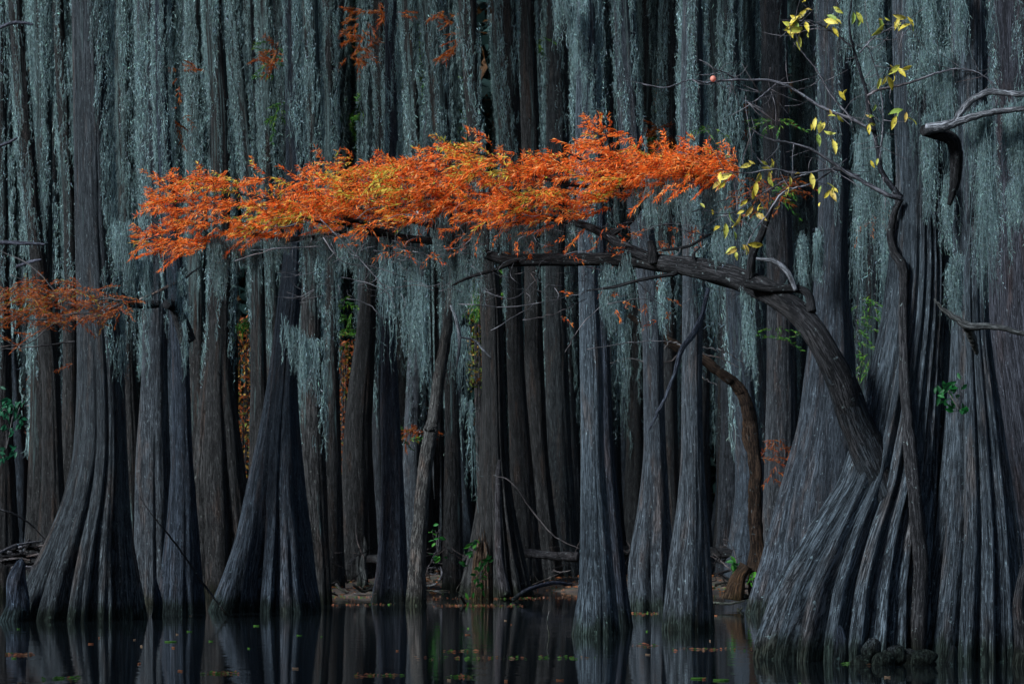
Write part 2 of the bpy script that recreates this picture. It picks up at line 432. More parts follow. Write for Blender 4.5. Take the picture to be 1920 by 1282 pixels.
# water
m, t, b, out = newmat('still_dark_water'); q = NB(t)
b.inputs['Base Color'].default_value = (.006, .008, .009, 1); b.inputs['Roughness'].default_value = .035
b.inputs['IOR'].default_value = 1.33
geo = q.n('NewGeometry').outputs['Position']
w1 = q.noise(q.vscale(geo, (1.2, 2.2, 1)), 1, 2, .5); w2 = q.noise(q.vscale(geo, (6, 9, 1)), 1, 2, .5)
bp = q.n('Bump'); bp.inputs['Distance'].default_value = .0035; bp.inputs['Strength'].default_value = 1
q.l(q.math('ADD', w1, q.math('MULTIPLY', w2, .12)), bp.inputs['Height']); q.l(bp.outputs[0], b.inputs['Normal'])
wv = [(-400, -300, 0), (400, -300, 0), (400, 60, 0), (-400, 60, 0)]
tag(mesh_obj('water', wv, [(0, 1, 2, 3)], m, smooth=False), kind='structure')
#@@TREES
BL = (.80, .92, 1.18)      # bluish grey bark
BR = (.66, .58, .54)      # brownish bark
GY = (.78, .78, .84)
spec = [
 # rows, D, label, seed, kwargs
 ([(0,135,208),(200,137,207),(400,140,212),(560,143,224),(700,146,234),(850,139,240),(930,120,244),(1000,92,250),(1080,54,264),(1160,20,278)], 36.9,
  'big flared cypress at the far left, its fluted base spreading left into the water', 11, dict(nfl=13, warp=.3, amp=.46, zf=1.6, col=(1.05,1.08,1.12), mamt=.4, cover=.68, bias=.5, moss=(5200,3.3,8.5), nseg=160, nring=240, buttress=.12)),
 ([(0,257,294),(200,260,298),(330,264,304),(560,268,316),(700,265,314),(860,254,320),(1000,252,328),(1135,246,335)], 43.5,
  'straight pale barked cypress right behind the big flared tree at left', 12, dict(nfl=8, amp=.28, col=(1.1,1.12,1.18), mamt=.4, bias=-.4, moss=(4000,3.6,9.5))),
 ([(0,291,313),(200,292,316),(330,299,324),(450,306,338),(560,318,350),(700,322,356),(850,322,361),(1000,311,374),(1080,301,380),(1150,294,388)], 39.3,
  'bluish leaning cypress with a broken limb stub, left of the bent tree', 13, dict(nfl=7, amp=.18, col=(.70,.78,.95), mamt=.4, moss=(2600,4.2,8.6))),
 ([(0,383,416),(200,395,430),(400,396,440),(560,390,436),(700,378,436),(800,367,450),(900,358,464),(1000,358,478),(1100,352,488)], 50,
  'broad brown cypress with a tall skirted base between the bluish and the bent tree', 14, dict(nfl=10, amp=.4, zf=2.8, col=BR, mamt=.55, moss=(4200,4,10.5))),
 ([(0,530,558),(180,535,563),(330,536,573),(500,530,566),(560,520,566),(640,511,557),(700,504,556),(800,486,562),(900,464,572),(1000,443,588),(1080,418,600),(1145,396,614)], 40.5,
  'bent dark blue cypress leaning right over a wide flared foot, left of centre', 15, dict(nfl=11, warp=.3, amp=.42, zf=1.5, col=(.82,.90,1.05), mamt=.2, bias=.9, moss=(2000,5.0,8.8), cover=.4, nseg=150, nring=220, buttress=.16)),
 ([(0,560,596),(200,564,602),(330,562,602),(500,562,602),(700,565,606),(850,563,611),(1000,574,616),(1135,582,625)], 44,
  'mossy trunk standing close behind the right side of the bent tree', 16, dict(nfl=6, amp=.12, col=BR, mamt=.8, moss=(5200,2.6,9.6), cover=.75)),
 ([(0,598,633),(300,600,632),(500,609,632),(700,608,636),(900,607,641),(1115,604,648)], 52,
  'slim mossy trunk just left of the gap with orange leaves', 17, dict(nfl=6, amp=.12, col=BR, mamt=.8, moss=(3800,3.5,11), cover=.7)),
 ([(0,695,720),(300,706,727),(440,690,716),(560,677,706),(700,656,702),(800,645,697),(900,640,702),(1000,638,708),(1100,630,716)], 56,
  'curved dark trunk leaning right, behind the driftwood left of centre', 18, dict(nfl=8, amp=.15, col=BR, mamt=.3, moss=(1500,6,12), cover=.4)),
 ([(0,722,744),(300,722,748),(440,716,740),(560,715,737),(700,714,746),(800,712,751),(880,716,757),(1000,711,762),(1080,704,766),(1130,693,772)], 45,
  'smooth cypress with a pale bluish foot in the water left of the slanting stem', 19, dict(nfl=5, amp=.12, col=(.85,.85,1.0), mamt=.35, moss=(2400,4,9.8), cover=.42)),
 ([(0,858,893),(150,868,898),(250,878,904),(470,893,931),(560,899,941),(700,904,946),(850,899,951),(950,892,966),(1050,872,990),(1118,852,1012)], 49,
  'cypress with deep buttress folds behind the rotten stump at centre', 20, dict(nfl=8, amp=.44, zf=1.8, col=BR, mamt=.2, moss=(1500,5.5,10.6), cover=.35, nseg=130, nring=200, buttress=.1)),
 ([(0,920,966),(150,928,974),(280,938,978),(500,945,976),(700,951,984),(900,957,1001),(1090,950,1020)], 55,
  'first trunk right of the central buttressed cypress', 21, dict(nfl=6, amp=.12, col=BR, mamt=.3, moss=(2600,5,11.8), cover=.42)),
 ([(0,970,1004),(150,974,1008),(290,978,1015),(480,984,1013),(700,983,1021),(850,988,1027),(1000,990,1046),(1090,984,1060)], 57,
  'second trunk right of the central buttressed cypress', 22, dict(nfl=7, amp=.12, col=BR, mamt=.3, moss=(1900,5.5,12), cover=.4)),
 ([(0,1025,1064),(150,1023,1065),(300,1025,1068),(500,1023,1057),(700,1022,1066),(850,1021,1072),(1000,1016,1084),(1080,1010,1095)], 59,
  'thick plain trunk behind, just left of the pale foreground trunk', 23, dict(nfl=7, amp=.1, col=(1.0,.98,.95), mamt=.05, moss=(600,7,12.5), cover=.3)),
 ([(0,1083,1115),(250,1077,1119),(500,1084,1119),(700,1087,1131),(850,1089,1133),(1000,1087,1146),(1100,1084,1156),(1190,1070,1168)], 31.3,
  'pale bluish straight cypress in front, its foot darkened at the waterline', 24, dict(nfl=6, amp=.1, col=(1.5,1.68,1.85), mamt=.4, bias=.3, moss=(4200,4.2,7.5), nseg=130, nring=220, cover=.6)),
 ([(700,1120,1145),(850,1122,1151),(1000,1132,1166),(1100,1135,1176),(1180,1136,1190),(300,1108,1130)], 34,
  'dark trunk tucked behind the right side of the pale foreground trunk', 25, dict(nfl=6, amp=.12, col=(.6,.65,.8), mamt=.2, moss=(600,4.5,7))),
 ([(0,1150,1186),(250,1158,1205),(400,1178,1222),(500,1192,1236),(600,1204,1245),(700,1206,1244),(850,1207,1251),(950,1196,1257),(1050,1176,1266),(1145,1172,1276)], 41,
  'twisting cypress with pale scarred buttresses right of the foreground trunk', 26, dict(nfl=6, amp=.40, col=(1.1,1.15,1.25), mamt=.3, moss=(2600,4.2,8.8), cover=.42, buttress=.15)),
 ([(0,1245,1268),(250,1244,1270),(500,1244,1266),(800,1240,1268),(1095,1230,1280)], 60,
  'narrow trunk wholly wrapped in pale moss above the orange leaves', 27, dict(nfl=6, amp=.1, col=GY, mamt=.9, moss=(4200,3,12.8), cover=.8)),
 ([(0,1280,1316),(250,1275,1320),(500,1280,1320),(700,1278,1316),(850,1277,1319),(950,1269,1326),(1050,1254,1333),(1180,1238,1340)], 33,
  'upright cypress in front with a swollen foot, between the scarred and the rotten tree', 28, dict(nfl=7, amp=.18, col=(1.25,1.32,1.42), mamt=.4, bias=.4, moss=(3800,3.9,7.9), nseg=130, nring=220, cover=.6, buttress=.08)),
 ([(0,1312,1346),(150,1326,1362),(300,1345,1387),(500,1350,1388),(800,1352,1392),(1090,1340,1402)], 57,
  'greenish moss covered trunk leaning right beside the upright front cypress', 29, dict(nfl=6, amp=.1, col=GY, mamt=.85, moss=(4800,4,12), cover=.75)),
 ([(0,1424,1476),(250,1430,1479),(500,1438,1488),(700,1438,1490),(900,1432,1494),(1120,1420,1510)], 48,
  'thick dark trunk behind the rotten tree with lichen flecks', 30, dict(nfl=7, amp=.1, col=(.85,.82,.85), mamt=.1, moss=(1200,5,10.5), cover=.35)),
 ([(0,1530,1592),(250,1534,1592),(400,1535,1590),(500,1530,1588),(650,1515,1602),(800,1495,1606),(950,1452,1610),(1050,1428,1615),(1150,1396,1618)], 39.3,
  'wide fluted cypress behind the big leaning limb, left of the largest trunk', 31, dict(nfl=11, amp=.24, zf=2.0, col=(.95,1.02,1.15), mamt=.3, moss=(1500,4.8,8.6), cover=.35, nseg=170, nring=240)),
 ([(0,1672,1762),(200,1676,1768),(350,1680,1774),(500,1665,1782),(600,1652,1780),(700,1628,1776),(800,1604,1774),(900,1572,1772),(1000,1504,1772),(1100,1446,1772),(1200,1410,1776),(1240,1404,1780)], 25.8,
  'largest front cypress with long flutes sweeping left down to the water', 32, dict(nfl=25, warp=.22, amp=.36, zf=3.2, top_amp=.03, col=(1.45,1.6,1.75), mamt=.3, cover=.4, bias=.5, moss=(2200,4.6,6.4), nseg=360, nring=460, buttress=.05, rough=.01)),
 ([(0,1782,1852),(250,1784,1852),(430,1786,1852),(600,1784,1856),(700,1780,1868),(850,1768,1892),(1000,1754,1914),(1100,1736,1926),(1235,1712,1938)], 25.4,
  'ridged cypress with column like flutes right of the largest trunk', 33, dict(nfl=12, warp=.3, amp=.34, zf=2.6, top_amp=.03, col=(1.35,1.48,1.62), mamt=.25, cover=.3, moss=(700,5,6.3), nseg=260, nring=400, rough=.01)),
 ([(0,1850,1942),(300,1854,1950),(600,1852,1968),(850,1880,2020),(1000,1892,2060),(1180,1900,2130)], 28.5,
  'reddish barked cypress cut by the right edge of the view', 34, dict(nfl=11, amp=.22, zf=2.4, col=(.92,.86,.98), mamt=.3, moss=(900,4.2,7), cover=.3, nseg=220, nring=300)),
 # upper-left crowd and left edge
 ([(0,15,42),(150,25,55),(300,38,68),(450,52,82),(700,80,112),(900,78,120),(1080,66,136)], 47,
  'dark trunk leaning right near the left edge with a forked base', 35, dict(nfl=7, amp=.15, col=BR, mamt=.25, moss=(1200,6,10))),
 ([(0,62,92),(200,68,98),(400,66,98),(560,60,98),(800,56,96),(1090,44,106)], 50,
  'trunk sheathed in olive moss second from the left edge', 36, dict(nfl=7, amp=.12, col=BR, mamt=.95, moss=(4800,4,11), cover=.85)),
 ([(0,96,118),(200,108,130),(400,120,143),(700,118,146),(1090,110,160)], 52,
  'thin dark leaning trunk between the olive moss trunk and the big flared tree', 37, dict(nfl=6, amp=.1, col=BR, mamt=.4, moss=(1600,5,11))),
 ([(0,-10,10),(400,-8,16),(800,-20,24),(1080,-30,40)], 49,
  'dark trunk cut by the left edge of the view', 38, dict(nfl=6, amp=.12, col=BR, mamt=.5, moss=(1800,4,11))),
 ([(0,208,246),(300,214,252),(560,222,250),(800,224,262),(1080,215,280)], 54,
  'moss hung trunk behind, between the big flared tree and the pale barked one', 39, dict(nfl=6, amp=.12, col=BR, mamt=.9, moss=(4600,4.5,12), cover=.8)),
 ([(0,350,378),(300,352,384),(600,352,386),(900,345,392),(1090,338,400)], 58,
  'mossy trunk in the shade behind the skirted brown cypress', 40, dict(nfl=6, amp=.12, col=BR, mamt=.9, moss=(3800,4.5,12), cover=.8)),
 ([(0,420,447),(150,432,464),(330,452,484),(500,470,496),(700,470,500),(1095,460,515)], 54,
  'trunk leaning right above the orange leaves left of the bent tree', 41, dict(nfl=6, amp=.12, col=BR, mamt=.75, moss=(3800,4,11.5), cover=.7)),
 ([(0,482,506),(200,486,512),(400,490,516),(700,500,528),(1095,500,540)], 60,
  'narrow mossy trunk directly left of the bent tree top', 42, dict(nfl=6, amp=.12, col=BR, mamt=.85, moss=(3400,5,12.5), cover=.75)),
 ([(0,752,776),(300,766,792),(500,770,800),(800,775,805),(1090,765,815)], 60,
  'straight trunk seen behind the slanting bare stem', 43, dict(nfl=6, amp=.12, col=BR, mamt=.6, moss=(3000,4,12.5))),
 ([(0,790,826),(150,802,836),(300,818,848),(500,826,850),(800,835,862),(1100,828,870)], 53,
  'moss streaked trunk leaning right over the middle of the orange leaves', 44, dict(nfl=6, amp=.12, col=BR, mamt=.8, moss=(3800,4,11.5), cover=.7)),
 ([(0,1385,1412),(300,1388,1418),(600,1392,1424),(900,1390,1432),(1095,1380,1440)], 62,
  'shaded mossy trunk left of the thick lichen flecked one', 45, dict(nfl=6, amp=.12, col=GY, mamt=.8, moss=(3200,4,13))),
 ([(0,1610,1652),(300,1612,1654),(600,1606,1652),(900,1590,1655),(1130,1570,1670)], 44,
  'moss curtained trunk seen between the wide fluted and the largest cypress', 46, dict(nfl=6, amp=.12, col=GY, mamt=.9, moss=(5200,3.2,9.6), cover=.8)),
]
TR = {}
for rows, D, label, seed, kw in spec:
    kw = dict(kw); kw.setdefault('height', 18 if D < 45 else 22)
    TR[seed] = tree(rows, D, label, seed, **kw)

# the crowd of thinner trunks deeper in the swamp: eight built, the rest copies
protos = []
for k in range(8):
    rg = np.random.default_rng(500 + k)
    r0 = rg.uniform(.13, .24)
    rows = [(0, 0, r0 * 2.6), (.7, rg.uniform(-.05, .05), r0 * 1.9), (2, rg.uniform(-.1, .1), r0 * 1.35), (5, rg.uniform(-.15, .15), r0 * 1.1), (12, rg.uniform(-.5, .5), r0 * .85), (25, rg.uniform(-.7, .7), r0 * .6)]
    T = trunk_geom(rg, rows, 0, height=27, nfl=int(rg.integers(5, 9)), amp=.2, zf=1.3, nseg=40, nring=110, px=False, buttress=.1)
    root = thing('cypress_tree', (0, 0, 0), 'slender moss draped cypress trunk deep in the dim background crowd', 'tree', 'crowd of thin cypress trunks filling the background')
    mesh_obj('trunk', T.V, T.F, M_BARK, root, bark=T.bark, color=(*(((1.0, .92, .88), (1.1, 1.1, 1.15), (.95, 1.05, 1.2))[k % 3]), rg.uniform(.4, .85)))
    r_ = trunk_moss(rg, T, 3400, 3.0, 19, w=.008, cover=rg.uniform(.35, .75), L=(.2, .7), thick=.07)
    mesh_obj('spanish_moss', r_[0], r_[1], M_MOSS, root, tint=r_[2])
    add_crown(root, (float(T.c[-1]), 0, 25), 1.1, k)
    protos.append(root)
cnt = 0
rg = np.random.default_rng(77)
def place(x, y):
    global cnt
    o = protos[cnt] if cnt < 8 else copy_tree(protos[int(rg.integers(0, 8))])
    o.location = (x, y, float(ground_z(np.array(x), np.array(y))) - .05); s = rg.uniform(.85, 1.2)
    o.scale = (s, s, rg.uniform(.95, 1.1)); o.rotation_euler = (R(rg.uniform(-1.8, 1.8)), R(rg.uniform(-1.8, 1.8)), rg.uniform(0, 6.28)); cnt += 1
for y0, n in ((58.5, 22), (63, 34), (69, 40), (76, 44), (84, 46), (93, 48), (103, 50)):
    half = y0 * .186 * 1.3
    for k in range(n):
        X_ = -half + 2 * half * (k + rg.uniform(.15, .85)) / n; Y_ = y0 + rg.uniform(-3, 3)
        if any(a_ < 960 + X_ / Y_ * FPX < c_ for a_, c_ in ((436, 482), (626, 662), (880, 920))): continue
        place(X_, Y_)
#@@BACK
# unseen leafy trees, added left of the view to shade the lower stems
rg = np.random.default_rng(21); shore = None
for k, (x, y) in enumerate(((-19, 1), (-22, 4), (-25, 7.5), (-28.5, 11), (-31.5, 14.5), (-34.5, 18), (-37.5, 21.5), (-39, 26), (-40, 31))):
    if shore is None:
        shore = thing('added_shade_tree', (x, y, 0), 'unseen broad leafy tree added beyond the left edge to shade the lower stems', 'tree', 'leafy trees added out of view for their shade')
        T = trunk_geom(rg, [(0, 0, .5), (2, .05, .34), (8, .1, .26), (16, 0, .15)], 0, height=20, nfl=6, amp=.15, nseg=40, nring=70, px=False)
        mesh_obj('trunk', T.V, T.F, M_BARK, shore, bark=T.bark, color=(.9, .9, .9, .2))
        V_, F_, T_ = crown_mesh(rg, 9000, 3.3, 10.5, .24)
        c_ = mesh_obj('crown', V_, F_, M_LEAF, shore, tint=T_, smooth=False); c_.location = (0, 0, 12.5)
        o = shore
    else: o = copy_tree(shore)
    s_ = rg.uniform(.92, 1.08); o.location = (x, y, -.1); o.scale = (s_ * 1.1, s_ * 1.1, s_ * 1.05); o.rotation_euler = (0, 0, k * 1.7)
# far wood that reads as one mass
rg = np.random.default_rng(9)
n = 250000
p = np.stack([rg.uniform(-48, 48, n), rg.uniform(112, 126, n), rg.uniform(0, 1, n) ** 1.35 * 34], 1)
cl = np.sin(p[:, 0] * .9) * np.sin(p[:, 2] * .7 + p[:, 0] * .3)
a = rg.normal(0, 1, (n, 3)); a /= np.linalg.norm(a, axis=1)[:, None]
b_ = rg.normal(0, 1, (n, 3)); b_ -= a * (a * b_).sum(1)[:, None]; b_ /= np.linalg.norm(b_, axis=1)[:, None]
l = .42 * rg.uniform(.5, 1.4, (n, 1))
V = np.stack([p - a * l, p + b_ * l * .5, p + a * l, p - b_ * l * .5], 1).reshape(-1, 3)
col = np.array([[.03, .065, .06]]) * rg.uniform(.5, 1.6, (n, 1)); w_ = rg.random(n) < .12; col[w_] = np.array([.16, .07, .025])
mesh = mesh_obj('distant_wood', V, np.arange(n * 4).reshape(-1, 4), M_LEAF, tint=np.repeat(col, 4, axis=0), smooth=False)
tag(mesh, 'dim far wood closing the view behind all the cypress trunks', 'wood', kind='stuff')
#@@OBJECTS
def front(T, x, z, gap=.02):
    """distance of the near surface of a stem at world x, height z"""
    i = int(np.clip(np.searchsorted(T.z, z), 1, len(T.z) - 1)); row = T.V[i]
    d = np.abs(row[:, 0] - x); k = d < max(.05, d.min() + .02)
    return float(row[k][:, 1].min()) - gap
def on_front(T, lst, gap=.03):
    out = []
    for x, y in lst:
        D = T.D
        for _ in range(3):
            p = P(x, y, D); D = front(T, p[0], p[2], gap)
        out.append(P(x, y, D))
    return out

# ---- leaf blades and sprays
def blades(rng, base, direc, L, W, cols, fold=.35):
    """narrow pointed blades: each two triangular quads folded along the midrib"""
    N = len(base)
    d = direc / (np.linalg.norm(direc, axis=1)[:, None] + 1e-9)
    r = rng.normal(0, 1, (N, 3)); s = np.cross(d, r); s /= np.linalg.norm(s, axis=1)[:, None] + 1e-9
    u = np.cross(d, s)
    L = L[:, None]; W = W[:, None]
    tip = base + d * L + np.array([0, 0, -1.0]) * L * .12
    mid = base + d * L * .45 + u * W * fold
    a = base + d * L * .40 + s * W; b = base + d * L * .40 - s * W
    V = np.stack([base, a, tip, mid, b], 1).reshape(-1, 3)
    i = np.arange(N) * 5
    F = np.concatenate([np.stack([i, i + 1, i + 2, i + 3], 1), np.stack([i, i + 3, i + 2, i + 4], 1)])
    return V, F, np.repeat(cols, 5, axis=0)

OR = np.array([[.93, .25, .04], [.93, .17, .02], [.80, .11, .015], [.93, .42, .15], [.40, .06, .015]])
ORP = [.34, .30, .16, .12, .08]
YG = np.array([[.72, .58, .08], [.48, .54, .07], [.85, .55, .12]])
def spray(rng, starts, dirs, lens, nb=16, bl=(.05, .10), bw=.007, yellow=None, pal=OR, pp=ORP, sag=.25, ang=.7, dim=1.0):
    """feathery twigs with paired narrow leaflets; returns leaf geometry and twig tubes"""
    B, Dd, C_ = [], [], []; tw = []
    for k in range(len(starts)):
        st, d, ln = starts[k], dirs[k] / np.linalg.norm(dirs[k]), lens[k]
        n = max(4, int(nb * ln / .35))
        t = np.linspace(.08, 1, n)
        bend = rng.normal(0, .12, 3)
        pts = st + d * (t * ln)[:, None] + np.array([0, 0, -1.]) * (sag * ln * t ** 2)[:, None] + bend * ln * (t ** 2)[:, None]
        side = np.cross(d, np.array([0, 0, 1.]) + rng.normal(0, .5, 3)); side /= np.linalg.norm(side) + 1e-9
        for q_ in (-1, 1, 0):
            a_ = ang * rng.uniform(.6, 1.3, n)[:, None]
            dd = d * np.cos(a_) + side * q_ * np.sin(a_) + rng.normal(0, .22, (n, 3)) + np.array([0, 0, -.18])
            B.append(pts + rng.normal(0, .006, (n, 3))); Dd.append(dd)
            y = yellow is not None and rng.random() < yellow(st)
            pal_, pp_ = (YG, [.4, .35, .25]) if y else (pal, pp)
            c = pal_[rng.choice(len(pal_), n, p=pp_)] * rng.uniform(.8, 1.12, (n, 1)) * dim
            C_.append(np.clip(c, 0, .92))
        tw.append(tube(rng, [st, st + (pts[-1] - st) * .5 + np.array([0, 0, .12 * sag * ln]), pts[-1]], [.0035, .0025, .001], 4, 5))
    B = np.concatenate(B); Dd = np.concatenate(Dd); C_ = np.concatenate(C_); n = len(B)
    return blades(rng, B, Dd, rng.uniform(bl[0], bl[1], n), bw * rng.uniform(.7, 1.3, n), C_), tw

def leaves(rng, pts, L, cols, droop=.5, W=.36):
    """broad ovate leaves, six faces each, curled"""
    V, F, C_ = [], [], []
    prof = [(0, 0), (.25, .8), (.5, 1), (.75, .65), (1, 0)]
    for k, p in enumerate(pts):
        d = rng.normal(0, 1, 3); d[1] *= .5; d[2] -= droop * 2; d /= np.linalg.norm(d)
        s = np.cross(d, rng.normal(0, .5, 3) + np.array([0, 1., 0])); s /= np.linalg.norm(s); u = np.cross(d, s)
        l = L[k]; n0 = len(V)
        for i, (t, w) in enumerate(prof):
            c = p + d * l * t + u * l * .14 * math.sin(t * 3)
            for e in (-1, 0, 1): V.append(c + s * e * w * l * W * .5 + u * abs(e) * l * .07)
        for i in range(4):
            for e in range(2):
                a = n0 + i * 3 + e; F.append((a, a + 1, a + 4, a + 3))
        C_ += [cols[k] * rng.uniform(.85, 1.1)] * 15
    return np.array(V), np.array(F), np.array(C_)

def moss_obj(lst, parent, origin, name='spanish_moss'):
    v, f, t = cat(lst); return mesh_obj(name, v, f, M_MOSS, parent, tint=t, origin=origin)

# ================================================================ the big leaning limb with orange needles
rg = np.random.default_rng(41)
T32 = TR[32][1]; T33 = TR[33][1]; T28 = TR[28][1]
spine = [(1604,790,30,25.50),(1577,718,27,25.34),(1544,650,24,25.25),(1505,594,22,25.4),(1455,556,22.5,25.6),(1400,528,22,25.8),(1330,508,20,26.0),(1260,495,17,26.2),(1180,487,13,26.5),(1090,486,12,26.7),(1000,488,11.5,26.9),(955,488,11,27.0),(915,478,9,27.1),(880,463,7.5,27.2),(820,453,7,27.3),(770,448,7,27.4),(730,441,7,27.5),(680,434,6,27.6),(640,437,4.5,27.7),(590,444,3,27.8),(530,455,1.5,27.9)]
org = P(1640, 1235, 25.3); org[2] = 0
lt = thing('cypress_tree', org, 'dark arching limb reaching far left from the largest trunk, topped with glowing orange needles', 'tree')
limb = tube(rg, [P(x, y, D) for x, y, r_, D in spine], [px2m(r_, D) for x, y, r_, D in spine], 20, 240, .05, 0, .07)
tubes_obj('limb', [limb], M_LIMB, lt, org)
lb = []
for x, y, r_, k in ((1560,680,25.5,None),(1577,718,27.5,None),(1592,755,29.5,None),(1606,795,32,None),(1622,832,34,.25),(1638,868,32,.7),(1652,905,26,1.1),(1664,940,16,1.3)):
    p = P(x, y, {680: 25.29, 718: 25.34, 755: 25.42, 795: 25.50}.get(y, 25.5))
    if k is not None: p = P(x, y, front(T32, p[0], p[2], 0) + px2m(r_, 25.5) * k)
    lb.append((p, px2m(r_, 25.4)))
tubes_obj('limb_base', [tube(rg, [a_[0] for a_ in lb], [a_[1] for a_ in lb], 28, 90, .05, 0, .05)], M_BARK, lt, org, color=(.50, .52, .56, 0))
def br(lst, rs, D, n=26, seg=8, **k): return tube(rg, pl(lst, D[0], D[-1]), [px2m(r_, D[0]) for r_ in rs], seg, n, .08, **k)
bl_ = [
 ([(1228,490),(1170,462),(1120,432),(1070,416),(1010,405),(960,385)], [12,11,8,6,4,2], (26.3,26.9)),
 ([(1226,492),(1224,470),(1219,452)], [12,10,6], (26.25,26.2)),
 ([(1140,445),(1180,415),(1200,385),(1216,356),(1160,351),(1100,350),(1040,346)], [6,6,6,5,4,3,1.5], (26.6,26.3)),
 ([(740,441),(700,430),(672,414),(620,420),(560,405)], [6,6,4,3,1.5], (27.5,27.3)),
 ([(970,489),(930,505),(880,520),(848,535)], [4,3.5,3,1.5], (26.9,26.6)),
 ([(1270,512),(1200,525),(1150,538),(1100,545)], [4,3,3,1.5], (26.1,26.2)),
 ([(1230,470),(1290,462),(1330,440),(1380,425)], [3,3,2,1], (26.2,26.2)),
 ([(1398,532),(1440,541),(1490,541),(1515,552),(1522,585)], [9,8,7,7,9], (25.55,25.3)),
 ([(1407,522),(1411,480),(1428,440),(1450,380)], [10,8,7,3], (25.7,25.4)),
 ([(1310,505),(1300,480),(1312,462)], [4,3,1.5], (26,26)),
 ([(1010,405),(960,392),(900,388),(830,370),(760,372),(700,355),(640,345)], [4,4,3,3,2.5,2,1], (26.9,27.6)),
 ([(880,463),(830,430),(760,412),(680,395),(600,385),(520,375),(440,362),(360,345)], [6,5,4,4,3,3,2,1], (27.2,28.2)),
 ([(600,444),(540,447),(480,440),(400,452),(330,448),(270,450)], [4,4,3,3,2,1], (27.8,28.4)),
 ([(1160,351),(1130,320),(1090,300),(1060,285)], [3,3,2,1], (26.5,26.4)),
 ([(1216,356),(1180,330),(1150,290),(1135,250)], [3,3,2,1], (26.3,26.2)),
 ([(1100,350),(1000,330),(940,300),(880,285)], [3,3,2,1], (26.6,26.6)),
 ([(1216,356),(1270,340),(1330,325),(1380,318)], [4,3,2,1], (26.3,26)),
]
for l_, r_, D_ in bl_:
    tubes_obj('branch', [br(l_, r_, D_)], M_LIMB, lt, org)
tubes_obj('dead_branch', [br([(1418,485),(1452,490),(1478,512),(1492,545)], [3,5,5,4], (25.5,25.35))], M_GREY, lt, org)
# outline of the orange cloud of needles
tx = np.array([235,290,330,400,430,530,545,600,640,740,840,900,960,1000,1040,1070,1130,1150,1200,1300,1340,1400])
ty = np.array([430,315,318,320,312,322,344,294,296,292,268,252,280,300,288,262,212,240,256,264,280,312])
by = np.array([475,478,482,470,460,448,445,440,436,432,425,430,420,425,430,425,420,400,375,350,345,330])
st, dr, ln = [], [], []
clx = rg.uniform(250, 1390, 190)
cly = np.array([rg.uniform(np.interp(x, tx, ty) + 12, max(np.interp(x, tx, ty) + 13, np.interp(x, tx, by) - 8)) for x in clx])
while len(st) < 1150:
    if rg.random() < .93:
        k = rg.integers(0, 190); x = clx[k] + rg.normal(0, 34); y = cly[k] + rg.normal(0, 4.5) - (x - clx[k]) * .08
    else: x = rg.uniform(300, 1390); y = rg.uniform(270, 475)
    L_ = rg.uniform(.10, .36)
    if x > 1390: continue
    xe = x - L_ * 150
    if xe < 232: continue
    if not (np.interp(xe, tx, ty) < y < np.interp(xe, tx, by) and np.interp(x, tx, ty) - 2 < y < np.interp(x, tx, by)): continue
    if x < 520 and 345 < y < 362 and rg.random() < .8: continue         # the dark slots between the tiers at the left end
    if x < 340 and 400 < y < 432: continue
    if x < 295 and y < 430: continue
    if 800 < x < 905 and y > 405 and rg.random() < .8: continue
    if x > 1160 and y > 350 and rg.random() < .6: continue
    D_ = np.interp(x, [235, 1400], [28.2, 25.9]) + rg.normal(0, .28)
    st.append(P(x, y, D_)); dr.append(np.array([-1 + rg.normal(0, .35), rg.normal(0, .55), rg.normal(.08, .34)])); ln.append(L_)
yc = [P(x, y, 27)[[0, 2]] for x, y in ((445,335),(490,380),(535,335),(640,315),(720,360),(760,375),(870,290),(900,300),(660,350),(1050,365),(740,330),(480,400),(560,400),(900,330),(1000,390),(1150,370),(950,330),(610,440))]
def ysel(p): return .38 if min(np.hypot(*(p[[0, 2]] - c_)) for c_ in yc) < .11 else .03
for k in range(260):
    x = rg.uniform(300, 1390); y = np.interp(x, tx, ty) - 4 + rg.uniform(0, 1) * max(8, np.interp(x, tx, by) - np.interp(x, tx, ty) - 36)
    st.append(P(x, y, np.interp(x, [235, 1400], [27.9, 25.7]) + rg.normal(0, .15))); dr.append(np.array([rg.normal(-.5, .5), rg.normal(-.3, .4), rg.normal(.25, .6)])); ln.append(rg.uniform(.06, .16))
g, tw = spray(rg, st, dr, ln, nb=24, bl=(.028, .072), bw=.0048, yellow=ysel, sag=.12, ang=.85, dim=1.06)
mesh_obj('foliage', g[0], g[1], M_LEAF, lt, tint=g[2], origin=org, smooth=False)
tubes_obj('twigs', tw, M_LIMB, lt, org)
# sparse, dim remnants hanging below the limb
st, dr, ln = [], [], []
for _ in range(130):
    x = rg.uniform(640, 1340); y = rg.uniform(420, 480) if rg.random() < .6 else rg.uniform(480, 600)
    if y > 480 and not 1050 < x < 1260: continue
    st.append(P(x, y, rg.uniform(26.2, 27.4))); dr.append(np.array([rg.normal(0, 1), rg.normal(0, .5), rg.normal(-.3, .4)])); ln.append(rg.uniform(.06, .16))
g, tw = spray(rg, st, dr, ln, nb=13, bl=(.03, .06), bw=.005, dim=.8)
mesh_obj('foliage', g[0], g[1], M_LEAF, lt, tint=g[2], origin=org, smooth=False)
tubes_obj('twigs', tw, M_TWIG, lt, org)
